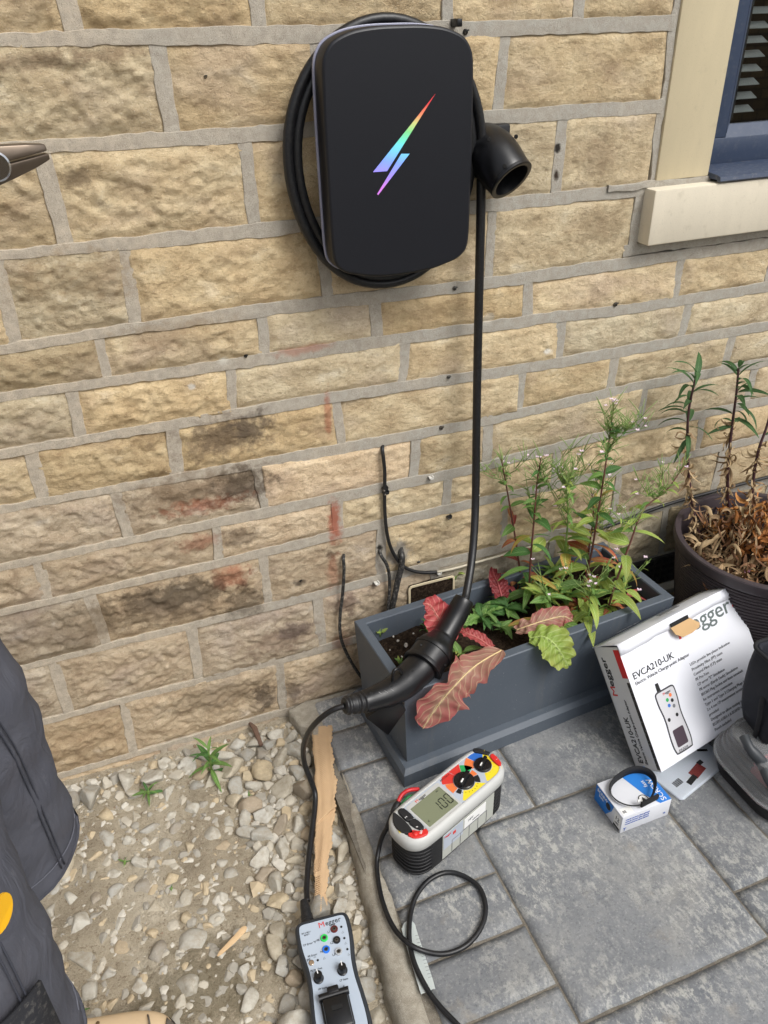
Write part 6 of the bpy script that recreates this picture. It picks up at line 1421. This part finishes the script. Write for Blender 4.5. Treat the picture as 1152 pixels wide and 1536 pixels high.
MB().tube(crom([fc+Vector((.080, 0, .028)), fc+Vector((.098, 0, .0)), fc+Vector((.106, 0, -.016)), fc+Vector((.086, 0, -.026))], 4), [.006, .008, .009, .010, .011, .011, .012, .013, .013, .012, .010, .008, .006], 10).build('nose', skin_m, per)
MB().tube([fc+Vector((.076, -.022, -.048)), fc+Vector((.088, 0, -.046)), fc+Vector((.076, .022, -.048))], .0045, 8).build('mouth', pbr('lips', srgb(170, 100, 92), .5), per)
# boots
boot_m = pbr('boot_tan', srgb(196, 172, 138), .7, var=.16, vs=25, bmp=.35, bs=120, dust=.12); sole_m = pbr('boot_sole', srgb(52, 46, 40), .8, var=.2); scuff = pbr('toe_scuff', srgb(96, 88, 80), .8, var=.4, vs=50, dust=.3)
def boot(ax_, ay_, yaw_):
    bo = empty('boot'); bo.parent = per; bo.location = Vector((ax_, ay_, GND))-po; bo.rotation_euler = (0, 0, yaw_)
    sec = [(-.088, .030, .030, .150), (-.075, .040, .028, .165), (-.03, .043, .026, .170), (.015, .042, .024, .158), (.045, .041, .022, .118), (.08, .046, .020, .092), (.13, .051, .018, .078), (.175, .049, .018, .070), (.205, .038, .020, .058), (.216, .020, .024, .044)]
    rings = []
    for x, hw, zb_, zt_ in [tuple(v) + (w2,) if False else v for v in sec]:
        rg = []
        for j in range(20):
            a = 2*math.pi*j/20; ca, sa = math.cos(a), math.sin(a); e = lambda v: math.copysign(abs(v)**.72, v)
            rg.append(Vector((x, hw*e(ca), (zb_+zt_)/2+(zt_-zb_)/2*e(sa))))
        rings.append(rg)
    b = MB().loft(rings); o = b.build('boot_upper', boot_m, bo); ss_ = o.modifiers.new('sub', 'SUBSURF'); ss_.levels = 1; ss_.render_levels = 2
    SO = smooth_closed([(-.096, 0), (-.086, .034), (-.03, .046), (.04, .043), (.10, .052), (.16, .055), (.205, .042), (.224, 0), (.205, -.042), (.16, -.055), (.10, -.052), (.04, -.043), (-.03, -.046), (-.086, -.034)], 4)
    prism(SO, 0.0, .026, .004, 'boot_sole', sole_m, bo)
    for k in range(5):
        x = .005+k*.022; z = interp([.0, .045, .08, .13], [.165, .120, .095, .081], x)
        MB().tube(crom([Vector((x, -.028, z-.008)), Vector((x+.004, 0, z+.004)), Vector((x+.006, .028, z-.008))], 4), .0032, 6).build('lace', pbr('lace', srgb(120, 96, 66), .8), bo)
    MB().tube(crom([Vector((.168, -.046, .045)), Vector((.178, -.026, .070)), Vector((.182, 0, .0745)), Vector((.178, .026, .070)), Vector((.168, .046, .045))], 5), .0016, 6).build('toe_seam', scuff, bo)
    MB().loft([[Vector((.205+.004*k, .030*math.cos(a)*(1-.15*k), .048+.013*math.sin(a)*(1-.2*k))) for a in [2*math.pi*j/16 for j in range(16)]] for k in range(4)]).build('toe_scuff', scuff, bo)
    MB().tube([Vector((-.012, 0, .13)), Vector((-.016, 0, .19)), Vector((-.016, 0, .22))], [.050, .054, .056], 20).build('sock', pbr('sock_grey', srgb(110, 108, 106), .9), bo)
boot(-.350, -.630, R(-9)); boot(-.357, -.875, R(-12))
# pliers
pli = empty('pliers', 'steel pliers jaws held out in front of the stone wall by the person', 'pliers', pl0)
steel = pbr('plier_steel', srgb(116, 104, 92), .34, .85, var=.25, vs=40)
def pj(f_, s_, w_): return pl0+(pl1-pl0)*f_-pl0+sidep*s_+upp*w_
for sgn in (1, -1):
    rings = []
    for f_, a0, a1, hw in ((.58, 0, .015, .009), (.70, .0006, .015, .009), (.82, .0008, .012, .008), (.93, .0008, .0085, .007), (1.0, .0008, .0055, .005)):
        rings.append([pj(f_, -hw, sgn*a0), pj(f_, hw, sgn*a0), pj(f_, hw*.8, sgn*a1), pj(f_, -hw*.8, sgn*a1)])
    MB().loft(rings).build('jaw', steel, pli, bev=.0012, ang=40)
    MB().tube(crom([pj(.55, 0, sgn*.008), pj(.35, 0, sgn*.016), pj(.0, 0, sgn*.018), pj(-.45, 0, sgn*.014)], 6), .0075, 10).build('handle', pbr('handle_red', srgb(150, 30, 30), .5), pli)
MB().lathe([(.0105, -.0105), (.0105, .0105), (.009, .0115)], 24, pj(.775, 0, 0), Matrix((upp, dirp, sidep)).transposed()).build('pivot', pbr('pivot_chrome', srgb(220, 220, 220), .15, 1.0), pli, ang=40)

# ------------------------------------------------------------------ boundary wall across the yard (seen mirrored in the window)
m, t, bb = nodes('garden_wall_stone'); bb.inputs['Roughness'].default_value = .9; bt = N(t, 'TexBrick'); bt.inputs['Scale'].default_value = 2.2
bt.inputs['Color1'].default_value = srgb(150, 128, 96); bt.inputs['Color2'].default_value = srgb(120, 104, 82); bt.inputs['Mortar'].default_value = srgb(86, 78, 68)
mp = N(t, 'Mapping'); mp.inputs['Rotation'].default_value = (R(90), 0, 0); t.links.new(N(t, 'TexCoord').outputs['Object'], mp.inputs[0]); t.links.new(mp.outputs[0], bt.inputs['Vector']); t.links.new(bt.outputs['Color'], bb.inputs['Base Color'])
gw = empty('garden_wall', 'low stone boundary wall across the yard, mirrored in the window pane', 'wall', (5, -7.0, -.05))
MB().box((0, 0, .85), (16, .3, 1.7)).build('wall_body', m, gw, False); MB().box((0, 0, 1.74), (16.1, .4, .08)).build('coping', concrete_mat, gw, bev=.01, ang=40)
